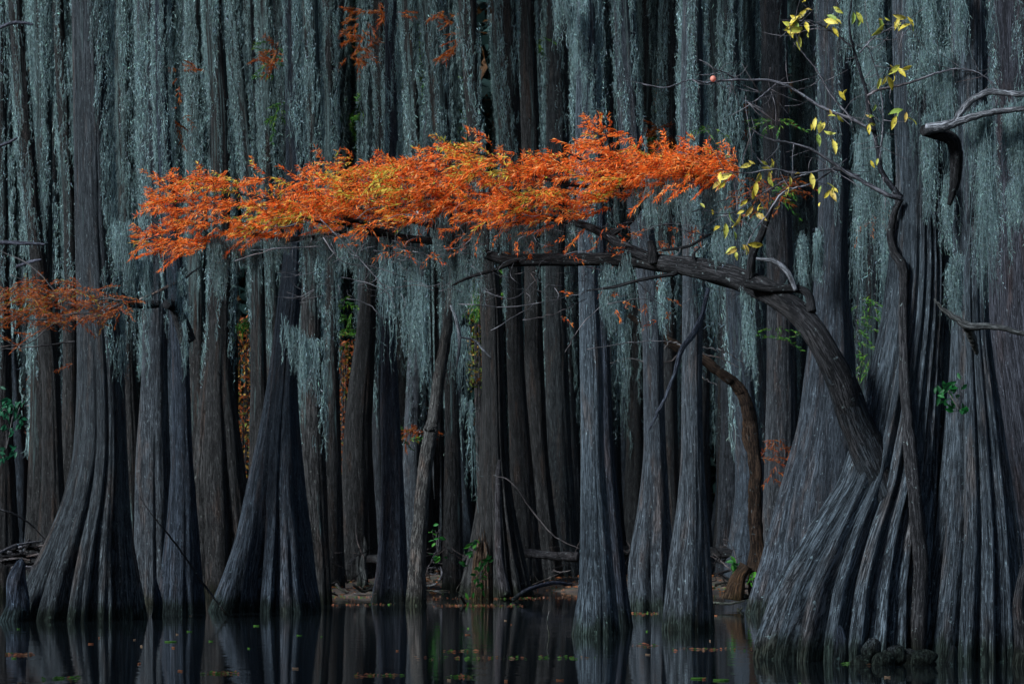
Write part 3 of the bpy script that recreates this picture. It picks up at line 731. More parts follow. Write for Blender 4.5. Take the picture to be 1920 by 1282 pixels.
# grey bare twigs under the limb
tws = []
for l_ in ([(860,570),(960,575),(1040,562),(1098,547)],[(905,545),(960,560),(1010,520)],[(920,620),(980,585),(1000,570)],[(980,600),(1040,588),(1100,560)],[(1060,660),(1090,610),(1140,560)],
           [(606,445),(640,490),(700,500),(760,520)],[(640,520),(700,535),(740,560)],[(650,560),(690,570),(720,600)],[(470,470),(540,465),(600,462)],[(440,490),(520,465),(560,463)],
           [(1100,655),(1200,640),(1260,640)],[(1100,500),(1180,520),(1230,560)],[(1290,400),(1340,380),(1400,360)],[(1180,440),(1260,420),(1340,430)],[(1240,420),(1320,440),(1420,440)],
           [(600,410),(660,470),(720,540),(745,580)],[(1140,570),(1200,560),(1240,570),(1260,600)],[(700,470),(760,480),(800,500)]):
    tws.append(tube(rg, pl(l_, rg.uniform(26.3, 27.4)), [.006, .005, .003], 5, 14, .05, .004))
for _ in range(240):
    x, y = rg.uniform(560, 1420), rg.uniform(400, 560)
    a_ = rg.uniform(0, 6.28); l_ = rg.uniform(25, 80); D_ = rg.uniform(26, 27.4)
    p0 = (x, y); p1 = (x + l_ * .5 * math.cos(a_), y + l_ * .3 * math.sin(a_)); p2 = (x + l_ * math.cos(a_ + .4), y + l_ * .6 * math.sin(a_ + .4))
    tws.append(tube(rg, pl([p0, p1, p2], D_, D_ + rg.normal(0, .1)), [.003, .0022, .0012], 4, 6))
tubes_obj('dead_twigs', tws, M_TWIG, lt, org, color=(1.3, 1.35, 1.45, 1))
C1 = lambda pts, D0, D1, L_, N, **k: curtain(rg, pl(pts, D0, D1), L_, N, **k)
moss_obj([
 C1([(800,425),(850,432),(905,438)], 27.2, 27.1, .78, 1200, w=.0032, depth=.10),
 C1([(395,455),(450,450),(505,448)], 28, 27.9, .6, 800, w=.0034, depth=.12),
 C1([(505,450),(620,445)], 27.9, 27.7, .3, 300, w=.003),
 C1([(620,450),(700,450),(800,455)], 27.6, 27.4, .45, 480, w=.003, depth=.16),
 C1([(905,440),(1000,430),(1090,420)], 27, 26.9, .26, 420, w=.003),
 C1([(1150,350),(1250,345),(1390,350)], 26.3, 26, .42, 560, w=.003, depth=.15),
 C1([(1130,500),(1180,500)], 26.6, 26.5, .5, 200, w=.003),
 C1([(1300,460),(1420,420)], 26, 25.9, .3, 260, w=.003),
 C1([(1395,548),(1415,552)], 25.7, 25.7, .20, 100, w=.003),
 C1([(740,340),(900,350)], 27.1, 27, .25, 200, w=.003)], lt, org)

# ================================================================ parts hung on the traced trees
def add_curtains(seed, lst):
    root, T = TR[seed]; o = np.array(root.location)
    moss_obj([curtain(rg, pl(p_, D0, D1), L_, N, **k) for p_, D0, D1, L_, N, k in lst], root, o)
k_ = dict(w=.003, depth=.05)
add_curtains(32, [([(1708,-30),(1745,-20),(1770,-10)], 25.45, 25.4, .9, 420, k_), ([(1722,90),(1750,110),(1778,100)], 25.4, 25.35, .9, 400, k_), ([(1735,230),(1775,215)], 25.4, 25.3, .7, 220, k_),
                  ([(1740,340),(1778,345)], 25.3, 25.3, .65, 260, k_)])
add_curtains(33, [([(1800,225),(1850,210),(1925,205)], 24.9, 24.9, .95, 620, dict(w=.003, depth=.05, tip=.3)), ([(1832,215),(1862,210)], 24.8, 24.8, 1.55, 330, k_), ([(1790,-20),(1815,-10)], 25.2, 25.2, .8, 120, k_),
                  ([(1770,520),(1800,480)], 24.95, 24.95, .5, 220, k_)])
add_curtains(34, [([(1850,380),(1925,330)], 27.6, 27.6, .9, 260, k_), ([(1880,200),(1925,210)], 27.6, 27.6, .7, 150, k_)])
add_curtains(31, [([(1590,-20),(1660,-10)], 38.5, 38.5, 2.0, 500, dict(w=.0045, depth=.2)), ([(1600,250),(1665,260)], 38.6, 38.6, 2.4, 500, dict(w=.0045, depth=.2)), ([(1500,450),(1545,440)], 38.6, 38.6, 1.0, 300, dict(w=.0045))])
add_curtains(13, [([(240,490),(300,500),(350,520)], 37, 37.5, .75, 300, dict(w=.004, depth=.2)), ([(215,420),(262,430)], 36.5, 37, 1.0, 220, dict(w=.004, depth=.15)), ([(345,560),(352,640)], 38.8, 38.8, .8, 60, dict(w=.0045))])
add_curtains(15, [([(530,600),(575,640),(600,640)], 40, 40, 1.0, 240, dict(w=.0048, depth=.1))])
add_curtains(19, [([(700,480),(760,500),(800,540)], 43, 43, 1.6, 200, dict(w=.005, depth=.3)), ([(755,560),(800,600)], 43, 43, 1.6, 150, dict(w=.005))])
add_curtains(20, [([(868,740),(890,760)], 48, 48, 2.0, 50, dict(w=.006, spread=.02)), ([(830,600),(880,620)], 47, 47, 1.2, 90, dict(w=.006))])
add_curtains(24, [([(1040,-20),(1070,10),(1085,60)], 31, 31, .7, 220, dict(w=.0035)), ([(1118,20),(1140,30)], 31.2, 31.2, 1.1, 90, dict(w=.0035)), ([(1125,500),(1165,520)], 31.4, 31.4, 1.2, 140, dict(w=.0035))])
add_curtains(28, [([(1240,480),(1275,470)], 32.5, 32.5, .9, 160, dict(w=.004)), ([(1318,500),(1350,520)], 33, 33, 1.1, 140, dict(w=.004)), ([(1395,580),(1415,600)], 40, 40, 1.0, 70, dict(w=.004))])

def part_tubes(seed, name, lst, mat, color=None, nseg=8):
    root, T = TR[seed]; o = np.array(root.location); res = []
    for l_, r_, D0, D1 in lst:
        res.append(tubes_obj(name, [tube(rg, pl(l_, D0, D1), [px2m(q_, D0) for q_ in r_], nseg, 30, .10, .003, .12)], mat, root, o, color=color))
    return res
part_tubes(33, 'dead_branch', [
 ([(1735,242),(1770,237),(1800,228),(1840,215),(1880,208),(1925,204)], [10,10,8,7,6,5], 24.75, 24.6),
 ([(1788,230),(1808,202),(1830,182),(1860,172),(1890,176),(1925,177)], [5,6,6,6,5,5], 24.7, 24.5)], M_GREY)
part_tubes(33, 'broken_stub', [([(1730,244),(1765,253),(1786,266),(1792,300),(1789,345),(1780,385)], [11,13,13,12,10,4], 24.8, 25.1)], M_LIMB)
part_tubes(33, 'dead_branch', [([(1752,560),(1768,580),(1795,598),(1815,612),(1850,612),(1890,618),(1925,628)], [1.5,4,6,8,6,5,4], 24.8, 24.7),
                               ([(1812,608),(1822,632),(1832,662)], [8,9,4], 24.8, 25.1)], M_GREY, (.55, .55, .5, 1))
part_tubes(28, 'dead_branch', [([(1328,540),(1316,590),(1300,625),(1285,645),(1275,662),(1265,700),(1248,745),(1232,775),(1217,806)], [4,5,5.5,5,5,4,3,3,1.5], 32.3, 32.2)], M_GREY, (.45, .5, .6, 1))
part_tubes(35, 'dead_branch', [([(-10,58),(20,44),(45,43),(62,47)], [3,3.5,3,2], 46, 46), ([(-10,278),(15,268),(33,258)], [3,3,2], 46, 46), ([(-10,454),(40,456),(85,458)], [4,4,2], 46, 46), ([(30,500),(60,490),(78,487)], [3,3,1.5], 46, 46)], M_GREY, (.6, .6, .7, 1))
part_tubes(13, 'broken_limb', [([(352,640),(338,600),(326,574),(312,570)], [16,13,10,9], 39, 38.6), ([(298,570),(270,571),(240,566),(225,548)], [6,8,9,4], 38.2, 37.9)], M_LIMB)
part_tubes(13, 'branch', [([(262,562),(310,540),(350,518),(378,498)], [2.5,2.5,2,1], 37.9, 37.8)], M_TWIG, (1.3, 1.2, 1.1, 1))
part_tubes(20, 'root', [([(937,862),(934,900),(935,1000),(938,1060),(948,1118)], [3,5,6,7,12], 48.0, 47.7)], M_BARK, (1.2, 1.0, 1.0, 0))
part_tubes(20, 'branch', [([(925,890),(960,905),(1000,960),(1040,1005),(1090,1030)], [1,1.2,1.5,1.2,.8], 45, 44)], M_TWIG, (.45, .42, .42, 1))

# left, dimmer spray of orange needles with its boughs
root13, T13 = TR[13]; o13 = np.array(root13.location)
st, dr, ln = [], [], []
while len(st) < 230:
    x = rg.uniform(-30, 235); y = rg.normal(560, 32)
    top = np.interp(x, [-30, 0, 60, 130, 235], [520, 535, 522, 520, 560]); bot = np.interp(x, [-30, 120, 235], [640, 620, 585])
    if not top < y < bot:
        if rg.random() < .22: y = rg.uniform(600, 690)
        else: continue
        if x > 150: continue
    st.append(P(x, y, 34.5 + rg.normal(0, .4))); dr.append(np.array([rg.choice([-1, 1], p=[.7, .3]) + rg.normal(0, .3), rg.normal(0, .5), rg.normal(0, .35)])); ln.append(rg.uniform(.1, .34))
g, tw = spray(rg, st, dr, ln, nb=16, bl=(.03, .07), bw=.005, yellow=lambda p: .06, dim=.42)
mesh_obj('foliage', g[0], g[1], M_LEAF, root13, tint=g[2], origin=o13, smooth=False)
tubes_obj('twigs', tw + [tube(rg, pl(l_, 34.6), [.012, .009, .005], 6, 20, .08, .004) for l_ in (
   [(230,568),(180,585),(120,590),(60,600),(0,575)], [(240,566),(200,560),(140,572),(80,540),(20,515)], [(200,600),(120,595),(60,640),(0,650)], [(180,585),(120,560),(60,500),(0,470)], [(140,640),(60,650),(0,655)])], M_TWIG, root13, o13)

# rust and green sprays deeper in
def side_spray(seed, boxes):
    root, T = TR[seed]; o = np.array(root.location)
    G, W = [], []
    for x0, y0, x1, y1, D, n, kind in boxes:
        st = [P(rg.uniform(x0, x1), rg.uniform(y0, y1), D + rg.normal(0, .3)) for _ in range(n)]
        dr = [np.array([rg.normal(0, 1), rg.normal(0, .5), rg.normal(-.15, .35)]) for _ in range(n)]
        pal = np.array([[.10, .30, .03], [.05, .20, .03], [.25, .40, .05]]) if kind == 'g' else OR[[0, 1, 2]] * np.array([[.8, .9, 1]])
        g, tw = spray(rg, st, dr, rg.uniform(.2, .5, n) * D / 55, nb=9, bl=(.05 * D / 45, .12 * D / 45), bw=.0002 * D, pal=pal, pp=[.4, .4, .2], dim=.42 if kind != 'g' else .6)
        G.append(g); W += tw
    v, f, t = cat(G); mesh_obj('foliage', v, f, M_LEAF, root, tint=t, origin=o, smooth=False); tubes_obj('twigs', W, M_TWIG, root, o)
side_spray(42, [(470,92,530,118,52,14,'o'), (500,60,530,160,55,8,'g'), (515,190,530,235,56,8,'g')])
side_spray(18, [(640,10,690,110,54,30,'o'), (700,0,760,30,54,8,'o'), (640,180,690,230,62,20,'g'), (650,60,680,110,62,10,'g')])
side_spray(40, [(318,110,345,160,56,8,'o'), (322,195,350,225,54,6,'o')])
side_spray(44, [(840,60,870,100,52,6,'o'), (820,20,860,60,52,8,'o'), (785,100,860,260,62,36,'g')])
side_spray(27, [(1220,240,1265,270,58,26,'o'), (1200,250,1260,268,59,14,'g'), (1000,60,1020,120,58,8,'g')])
side_spray(29, [(1290,185,1480,260,61,16,'o'), (1315,235,1345,265,30,4,'g')])
side_spray(30, [(1435,222,1465,240,40,7,'g'), (1380,330,1500,390,36,30,'o'), (1440,340,1470,380,37,8,'g'), (1440,600,1490,640,44,6,'g'), (1425,820,1480,900,44,14,'o')])
side_spray(46, [(1600,560,1650,690,42,22,'g'), (1620,380,1650,420,42,8,'o')])
side_spray(17, [(625,560,660,650,60,22,'g'), (440,600,470,620,62,10,'g')])
side_spray(21, [(885,490,925,580,56,34,'g')])
side_spray(43, [(755,790,800,815,46,12,'o'), (690,790,720,800,46,3,'g'), (740,800,780,830,46,4,'g')])

# ================================================================ sapling with yellow leaves leaning on the largest trunk
rg = np.random.default_rng(52)
stem = [(1720,1262),(1722,1190),(1724,1125),(1726,1040),(1717,950),(1711,880),(1703,800),(1696,700),(1693,600),(1695,540),(1693,500),(1676,472),(1670,440),(1677,400),(1690,372)]
sp = on_front(T32, stem, .05)
so = sp[0].copy(); so[2] = 0
sap = thing('sapling', so, 'thin crooked sapling with spotted yellow leaves climbing the front of the largest trunk', 'sapling')
tubes_obj('stem', [tube(rg, sp, [.07, .072, .072, .068, .06, .056, .052, .048, .043, .04, .042, .036, .032, .03, .028], 10, 120, .08, .002, .15)], M_LIMB, sap, so, color=(1.5, 1.5, 1.5, 1))
sb = [
 ([(1690,372),(1668,345),(1652,320),(1648,295),(1640,250),(1628,200),(1625,175),(1612,130),(1600,90),(1592,40),(1600,-15)], [6,5.5,5,4.5,4,4,3.5,3,2.5,2,1.5], M_LIMB),
 ([(1690,372),(1665,366),(1630,347),(1590,325),(1560,305),(1520,280),(1480,268),(1440,260),(1405,240)], [5,4.5,4,3.5,3,2.5,2,1.5,.8], M_TWIG),
 ([(1640,245),(1600,225),(1560,210),(1530,195),(1500,175),(1460,155),(1400,150),(1350,152),(1320,155),(1290,150),(1250,165),(1205,158)], [3.6,3.4,3.2,3,2.8,2.6,2.2,2,1.8,1.5,1.1,.7], M_TWIG),
 ([(1626,180),(1650,168),(1700,157),(1750,140),(1790,130),(1830,135),(1868,160)], [2.6,2.6,2.2,2,1.6,1.2,.8], M_TWIG),
 ([(1612,330),(1560,318),(1500,325),(1450,318),(1400,325),(1350,318)], [2.4,2.2,2,1.6,1.2,.7], M_TWIG),
 ([(1650,300),(1656,220),(1648,150),(1625,80)], [1.8,1.6,1.2,.8], M_TWIG),
 ([(1460,155),(1440,170),(1415,190),(1400,192)], [1.6,1.4,1,.6], M_TWIG),
 ([(1380,148),(1360,137),(1340,130)], [1.4,1.2,.6], M_TWIG),
 ([(1560,320),(1520,345),(1470,360),(1440,400),(1410,440),(1395,475)], [2,1.8,1.6,1.4,1.1,.7], M_TWIG),
 ([(1520,325),(1470,340),(1420,370),(1370,400),(1320,395)], [1.8,1.5,1.3,1,.6], M_TWIG),
 ([(1600,225),(1560,180),(1530,130),(1500,90),(1490,40)], [1.8,1.5,1.3,1,.6], M_TWIG),
 ([(1600,90),(1560,60),(1520,40),(1480,45)], [1.6,1.4,1.1,.6], M_TWIG),
 ([(1612,100),(1640,70),(1680,50),(1710,48)], [1.6,1.4,1.1,.6], M_TWIG),
]
bt = []
for i_, (l_, r_, m_) in enumerate(sb):
    D_ = 25.25 if i_ == 0 else 25.2
    D1 = 25.2 if i_ in (0, 3, 5) else 24.9
    bt.append(pl(l_, D_ - .02 * i_ / 5, D1))
    tubes_obj('branch', [tube(rg, bt[-1], [px2m(q_, 25) for q_ in r_], 6, 50, .06, .002, .05)], m_, sap, so, color=(1.25, 1.3, 1.45, 1))
tws = []; tips = []
for k in range(190):
    b_ = bt[rg.integers(0, len(bt))]; c_ = catmull(b_, 30)[rg.integers(3, 30)]
    a_ = rg.uniform(0, 6.28); l_ = rg.uniform(.08, .36)
    e_ = c_ + np.array([math.cos(a_) * l_, rg.normal(0, .06), math.sin(a_) * l_]); m_ = (c_ + e_) / 2 + rg.normal(0, .02, 3)
    tws.append(tube(rg, [c_, m_, e_], [.0035, .0028, .0014], 4, 7)); tips.append(e_)
tubes_obj('twigs', tws, M_TWIG, sap, so, color=(1.2, 1.2, 1.3, 1))
lp = [(1482,28),(1490,38),(1500,30),(1510,42),(1492,52),(1478,50),(1505,55),(1515,62),(1498,66),(1510,18),(1563,12),(1545,38),(1558,44),(1572,40),(1612,36),(1605,22),(1655,38),(1657,45),(1690,42),(1708,46),(1700,32),(1690,130),(1662,142),(1655,148),(1684,128),(1642,196),(1634,222),(1630,232),(1530,220),(1520,232),(1540,226),(1552,218),(1545,245),(1560,262),(1532,250),(1570,268),(1632,300),(1680,216),(1700,222),(1540,348),(1550,344),(1560,352),(1545,372),(1538,380),(1360,340),(1352,322),(1322,390),(1334,392),(1368,396),(1410,356),(1402,374),(1418,340),(1440,330),(1388,465),(1380,472),(1395,458),(1410,308),(1446,298),(1428,400),(1360,418),(1350,425),(1432,392),(1452,392),(1500,326),(1520,324),(1480,350),(1396,395),(1412,385),(1588,168),(1572,170),(1690,205),(1446,318)]
lp += [(lp[i_][0] + rg.normal(0, 9), lp[i_][1] + rg.normal(0, 8)) for i_ in rg.integers(0, len(lp), 45)]
lv = [P(x, y, 24.95 + rg.normal(0, .08)) for x, y in lp]
LC = np.array([[.58, .44, .05], [.66, .52, .10], [.40, .38, .06], [.42, .28, .06], [.24, .32, .06]])
g = leaves(rg, lv, rg.uniform(.06, .16, len(lv)), LC[rg.choice(5, len(lv), p=[.35, .25, .2, .1, .1])])
M_SPOT = leaf_material('spotted_leaf', .3, .5)
t_ = M_SPOT.node_tree; q = NB(t_)
pr = [n_ for n_ in t_.nodes if n_.type == 'BSDF_PRINCIPLED'][0]; at_ = [n_ for n_ in t_.nodes if n_.type == 'ATTRIBUTE'][0]
nz = q.noise(q.n('NewGeometry').outputs['Position'], 45, 4, .7)
q.l(q.mix(q.mapr(nz, .54, .62), at_.outputs['Color'], (.06, .04, .015, 1)), pr.inputs['Base Color'])
mesh_obj('leaves', g[0], g[1], M_SPOT, sap, tint=g[2], origin=so)
# pink gall on the long twig
th, ph = np.meshgrid(np.linspace(0, 2 * np.pi, 17)[:-1], np.linspace(0, np.pi, 10))
gr = px2m(5.5, 24.9); gp = P(1337, 148, 24.88)
GV = gp + gr * np.stack([np.sin(ph) * np.cos(th), np.sin(ph) * np.sin(th), np.cos(ph) * 1.05], 2)
i = np.arange(9)[:, None] * 16; j = np.arange(16)[None, :]
GFc = np.stack([i + j, i + (j + 1) % 16, i + 16 + (j + 1) % 16, i + 16 + j], 2).reshape(-1, 4)
mesh_obj('gall', GV.reshape(-1, 3), GFc, M_LEAF, sap, tint=np.full((160, 3), (.75, .30, .22)), origin=so)['label'] = 'small round pink gall on the long bare twig'

# ================================================================ slanting stem, rotten tree, stump
rg = np.random.default_rng(63)
def stem_tree(name, lst, D, label, mat, color, cat_='tree', rough=.06, knots=.1, extra=()):
    D1 = D
    pts = [P(x, y, D) for x, y, r_ in lst]; o = pts[0].copy(); o[2] = 0
    rt = thing(name, o, label, cat_)
    tubes_obj('trunk', [tube(rg, pts, [px2m(r_, D) for x, y, r_ in lst], 22, 130, rough, .004, knots)], mat, rt, o, color=color)
    return rt, o
st_, o_ = stem_tree('leaning_stem', [(779,1160,21),(781,1090,17),(786,1000,14.5),(797,880,13.5),(807,812,13),(808,805,14.5),(812,790,12),(825,700,11.5),(838,620,10),(848,540,8.5),(853,470,7),(856,420,5)], 43.5,
   'bare smooth stem slanting right out of the water, left of the central tree', M_BARK, (1.1, .95, .85, 0), rough=.04, knots=.03)
tubes_obj('branch', [tube(rg, pl([(845,572),(856,600),(862,640),(856,690)], 43.3), [.02, .03, .03, .012], 6, 20)], M_GREY, st_, o_)
tubes_obj('branch', [tube(rg, pl([(862,632),(890,638),(905,655),(922,672)], 43.2), [.012, .016, .02, .008], 6, 20)], M_GREY, st_, o_)
st_, o_ = stem_tree('dead_tree', [(1424,1125,20),(1420,1080,14),(1417,1000,12),(1416,900,11),(1412,830,12),(1404,780,11),(1392,738,11),(1372,712,10),(1342,692,9),(1302,662,8),(1270,648,7.5),(1220,618,7),(1178,590,4)], 43,
   'rotten reddish dead tree bending left at head height beside the thick dark trunk', M_ROT, (.34, .34, .36, 0), rough=.12, knots=.35)
tubes_obj('branch', [tube(rg, pl([(1400,1060),(1385,1085),(1378,1125)], 42.8), [.09, .10, .13], 12, 30, .2, 0, .3)], M_ROT, st_, o_, color=(.6, .6, .6, 1))
tubes_obj('dead_twigs', [tube(rg, pl(l_, 42.5), [.014, .012, .006], 5, 20, .1, .01) for l_ in ([(1290,655),(1240,680),(1180,672),(1140,680)], [(1290,660),(1340,668),(1390,690)], [(1295,660),(1310,700),(1345,722)], [(1280,650),(1260,640),(1240,660)], [(1300,650),(1350,655),(1395,680)])], M_TWIG, st_, o_)
# ragged stump
def stump(label, x0, x1, ytop, yb, D, name='rotten_stump', cat_='stump', mat=M_ROT, jag=.16, seed=3):
    r2 = np.random.default_rng(seed); ht = CH + (HY - ytop) / FPX * D; c = (x0 + x1) / 2; w = (x1 - x0) / 2
    T = trunk_geom(r2, [(yb, c - w, c + w), ((yb + ytop) / 2, c - w * .8, c + w * .8), (ytop + 2, c - w * .62, c + w * .62)], D, height=ht, nfl=7, amp=.25, zf=1.5, nseg=64, nring=60, rough=.07)
    V = T.V; tf = np.clip((V[:, :, 2] - ht * .6) / (ht * .4), 0, 1)
    V[:, :, 2] -= tf * jag * (1 + snoise(r2, T.th[None, :], 0 * V[:, :, 2], 9, 1, 14))
    # close the broken top with a sunken centre
    nr, ns = V.shape[:2]; top = V[-1]; cen = top.mean(0) - np.array([0, 0, .2])
    VV = np.vstack([V.reshape(-1, 3), top * .5 + cen * .5, cen[None]]); b0 = (nr - 1) * ns; b1 = nr * ns
    jj = np.arange(ns); jn = (jj + 1) % ns
    F2 = np.stack([b0 + jj, b0 + jn, b1 + jn, b1 + jj], 1); je = np.arange(0, ns, 2)
    F3 = np.stack([b1 + je, b1 + (je + 1) % ns, b1 + (je + 2) % ns, np.full_like(je, b1 + ns)], 1)
    bk = np.vstack([T.bark, T.bark[-ns:], T.bark[-1:]])
    o = mesh_obj(name, VV, np.vstack([T.F, F2, F3]), mat, None, bark=bk, origin=(T.c[0], D, 0)); o.location = (T.c[0], D, 0)
    return tag(o, label, cat_)
stump('crumbling brown stump with green sprigs, before the central buttressed cypress', 884, 926, 1002, 1122, 46.8)

def knee(label, x, yb, yt, w, D, seed, col=(1, 1, 1), group=None, lean=0):
    r2 = np.random.default_rng(seed); ht = CH + (HY - yt) / FPX * D; n = 26
    z = np.linspace(-.3, ht, n); t = np.clip(z / ht, 0, 1)
    r = px2m(w, D) * (1 - .62 * t ** .9) * np.sqrt(np.clip(1 - t ** 9, .0, 1)) + .002
    th = np.linspace(0, 2 * np.pi, 28, endpoint=False); TH, Z = np.meshgrid(th, z)
    rad = r[:, None] * (1 + .14 * snoise(r2, TH, Z * 5, 4, 2, 14) + .12 * np.cos(5 * TH + 1) * (1 - t[:, None]))
    c0 = (x - 960) / FPX * D
    V = np.stack([np.cos(TH) * rad + lean * Z + .02 * np.sin(Z * 9), np.sin(TH) * rad, Z], 2)
    i = np.arange(n - 1)[:, None] * 28; j = np.arange(28)[None, :]; jn = (j + 1) % 28
    F = np.stack([i + j, i + jn, i + 28 + jn, i + 28 + j], 2).reshape(-1, 4)
    bk = np.stack([np.cos(TH) * .08 + seed, np.sin(TH) * .08, Z + seed], 2)
    o = mesh_obj('cypress_knee', V, F, M_BARK, None, bark=bk, color=(*col, 0)); o.location = (c0, D, 0)
    return tag(o, label, 'cypress knee', group)
kg = 'cypress knees poking up around the trunks'
knee('broad grey cypress knee standing in water at the far left edge', 26, 1160, 1046, 26, 36.2, 1, BL, kg, .1)
knee('thin bluish cypress knee between the pale barked and bluish trunks', 294, 1148, 1080, 9, 38, 2, BL, kg)
knee('tallest pointed knee of the small group by the driftwood', 683, 1075, 1004, 8, 53.5, 3, (1.3, 1.2, 1.1), kg)
knee('slim knee left of the tallest pointed one', 672, 1078, 1030, 6, 53.2, 4, (1.2, 1.1, 1), kg)
knee('short stubby knee left end of the driftwood group', 644, 1075, 1044, 7, 53.8, 5, (1.3, 1.05, .9), kg)
knee('rounded knee with two pink tips against the largest cypress', 1574, 1245, 1170, 14, 24.75, 6, BL, kg)
knee('small pink topped knee at the foot of the column fluted cypress', 1783, 1245, 1208, 12, 24.45, 7, BL, kg)
knee('tall lumpy knee with pink tip cut by the right edge', 1914, 1250, 1056, 18, 24.3, 8, (1.0, .9, .9), kg)
# gnarled roots between the two big trunks
o32 = np.array(TR[32][0].location)
def knob(x, y, rp, D, sd_):
    r2 = np.random.default_rng(sd_); c_ = P(x, y, D); rr = px2m(rp, D)
    th, ph = np.meshgrid(np.linspace(0, 2 * np.pi, 37)[:-1], np.linspace(.02, np.pi - .02, 22))
    rad = rr * (1 + .12 * snoise(r2, th, ph * 2.2, 4, 2, 16) + .02 * snoise(r2, th, ph * 6, 9, 3, 16))
    V = np.stack([np.sin(ph) * np.cos(th) * rad * r2.uniform(.9, 1.3), np.sin(ph) * np.sin(th) * rad, np.cos(ph) * rad * r2.uniform(.8, 1.15)], 2)
    i = np.arange(21)[:, None] * 36; j = np.arange(36)[None, :]
    F = np.stack([i + j, i + (j + 1) % 36, i + 36 + (j + 1) % 36, i + 36 + j], 2).reshape(-1, 4)
    bk = V.reshape(-1, 3) * np.array([.5, .5, 1.6]) + sd_
    mesh_obj('root_knob', V.reshape(-1, 3) + c_, F, M_BARK, TR[32][0], bark=bk, origin=o32, color=(.85, .88, .9, 0))
for k, (x, y, r_) in enumerate(((1616,1236,20),(1634,1208,17),(1656,1234,24),(1680,1218,20),(1704,1232,22),(1730,1226,20),(1746,1242,11))):
    knob(x, y + 9, r_, 24.5 + .05 * math.sin(k * 2.1), 300 + k)

# ================================================================ fallen wood on the bank
def log(label, pts, r_, D0, D1, mat, color=None, name='fallen_log', cat_='log', group=None, **k):
    pp = pl(pts, D0, D1); v, f, b_ = tube(rg, pp, r_, 12, 50, .08, .003, .12); o0 = pp[0]
    o = mesh_obj(name, v, f, mat, None, bark=b_, origin=o0, color=color); o.location = tuple(o0)
    return tag(o, label, cat_, group)
log('long dark fallen log lying behind the scarred and upright front cypresses', [(1110,1032),(1250,1034),(1420,1037)], [.10, .11, .10], 57, 55.5, M_LIMB)
log('short dark log lying right of the central buttressed cypress', [(985,1036),(1030,1041),(1085,1044)], [.07, .085, .09], 54, 53.5, M_LIMB, (1.5, 1.4, 1.4, 1))
log('dark log behind the pointed knees', [(600,1056),(640,1052),(720,1047)], [.07, .09, .09], 57, 55, M_LIMB)
log('stub of a grey log beside the bent tree foot', [(612,1083),(640,1083)], [.07, .075], 52.5, 52.2, M_GREY, (.5, .5, .55, 1))
log('crooked grey branch rising from the water right of the central cypress', [(962,1124),(985,1108),(1010,1098),(1040,1092),(1072,1096)], [.035, .04, .035, .035, .02], 46, 47, M_GREY, (.4, .4, .5, 1), 'fallen_branch', 'branch')
log('thin dark dead branch slanting down to the foot of the bent tree', [(262,930),(285,965),(330,1020),(375,1085),(425,1152)], [.006, .009, .012, .014, .018], 38, 37.5, M_LIMB, None, 'fallen_branch', 'branch')
log('pale bowed twig across the shade at the far left', [(-10,952),(30,965),(60,985),(85,1012)], [.012, .012, .01, .006], 35, 35.5, M_TWIG, None, 'fallen_branch', 'branch')
log('long pale stick lying low at the far left edge', [(-10,1040),(30,1022),(80,1014)], [.02, .018, .01], 36, 36.5, M_TWIG, (1.2, 1.2, 1.3, 1), 'fallen_branch', 'branch')
log('curved stick standing in open water right of centre', [(1030,1145),(1026,1165),(1030,1190),(1032,1212)], [.006, .007, .007, .004], 31, 31, M_TWIG, None, 'fallen_branch', 'branch')
for k in range(120):
    bx = [(600, 705, 1052, 1112), (790, 880, 1050, 1118), (1335, 1410, 1065, 1150), (0, 60, 1025, 1065), (1335, 1400, 1010, 1090)][int(rg.integers(0, 5))]
    y = rg.uniform(bx[2], bx[3]); x = rg.uniform(bx[0], bx[1]); D_ = min(56, 6204 / max(40, y - 992 + rg.uniform(6, 26)))
    D_ = max(D_, 41) if bx[0] != 0 else 38
    a_ = rg.normal(0, .6); l_ = rg.uniform(15, 60)
    p0 = (x, y); p2 = (x + l_ * math.cos(a_), y - l_ * .7 * math.sin(a_)); p1 = ((p0[0] + p2[0]) / 2 + rg.normal(0, 3), (p0[1] + p2[1]) / 2 + rg.normal(0, 3))
    log('thin weathered stick in the tangle of driftwood on the mud bank', [p0, p1, p2], list(np.array([1, .9, .4]) * rg.uniform(.008, .026)), D_, D_ + rg.normal(0, .3), [M_TWIG, M_GREY, M_LIMB][k % 3], (.7, .65, .65, 1), 'driftwood_stick', 'stick', 'driftwood sticks heaped on the bank')
for k in range(110):
    x = rg.uniform(560, 1440); y = rg.uniform(1035, 1112); D_ = rg.uniform(50, 56)
    a_ = rg.uniform(0, 3.14); l_ = rg.uniform(18, 75)
    p0 = (x, y); p2 = (x + l_ * math.cos(a_), y - l_ * math.sin(a_) * .9); p1 = ((p0[0] + p2[0]) / 2 + rg.normal(0, 5), (p0[1] + p2[1]) / 2 + rg.normal(0, 5))
    log('thin dead twig standing in the brush along the far waterline', [p0, p1, p2], list(np.array([1, .8, .35]) * rg.uniform(.006, .014)), D_, D_ + rg.normal(0, .3), [M_TWIG, M_LIMB][k % 2], (.7, .62, .6, 1), 'dead_twig', 'twig', 'dead twigs in the brush along the far waterline')
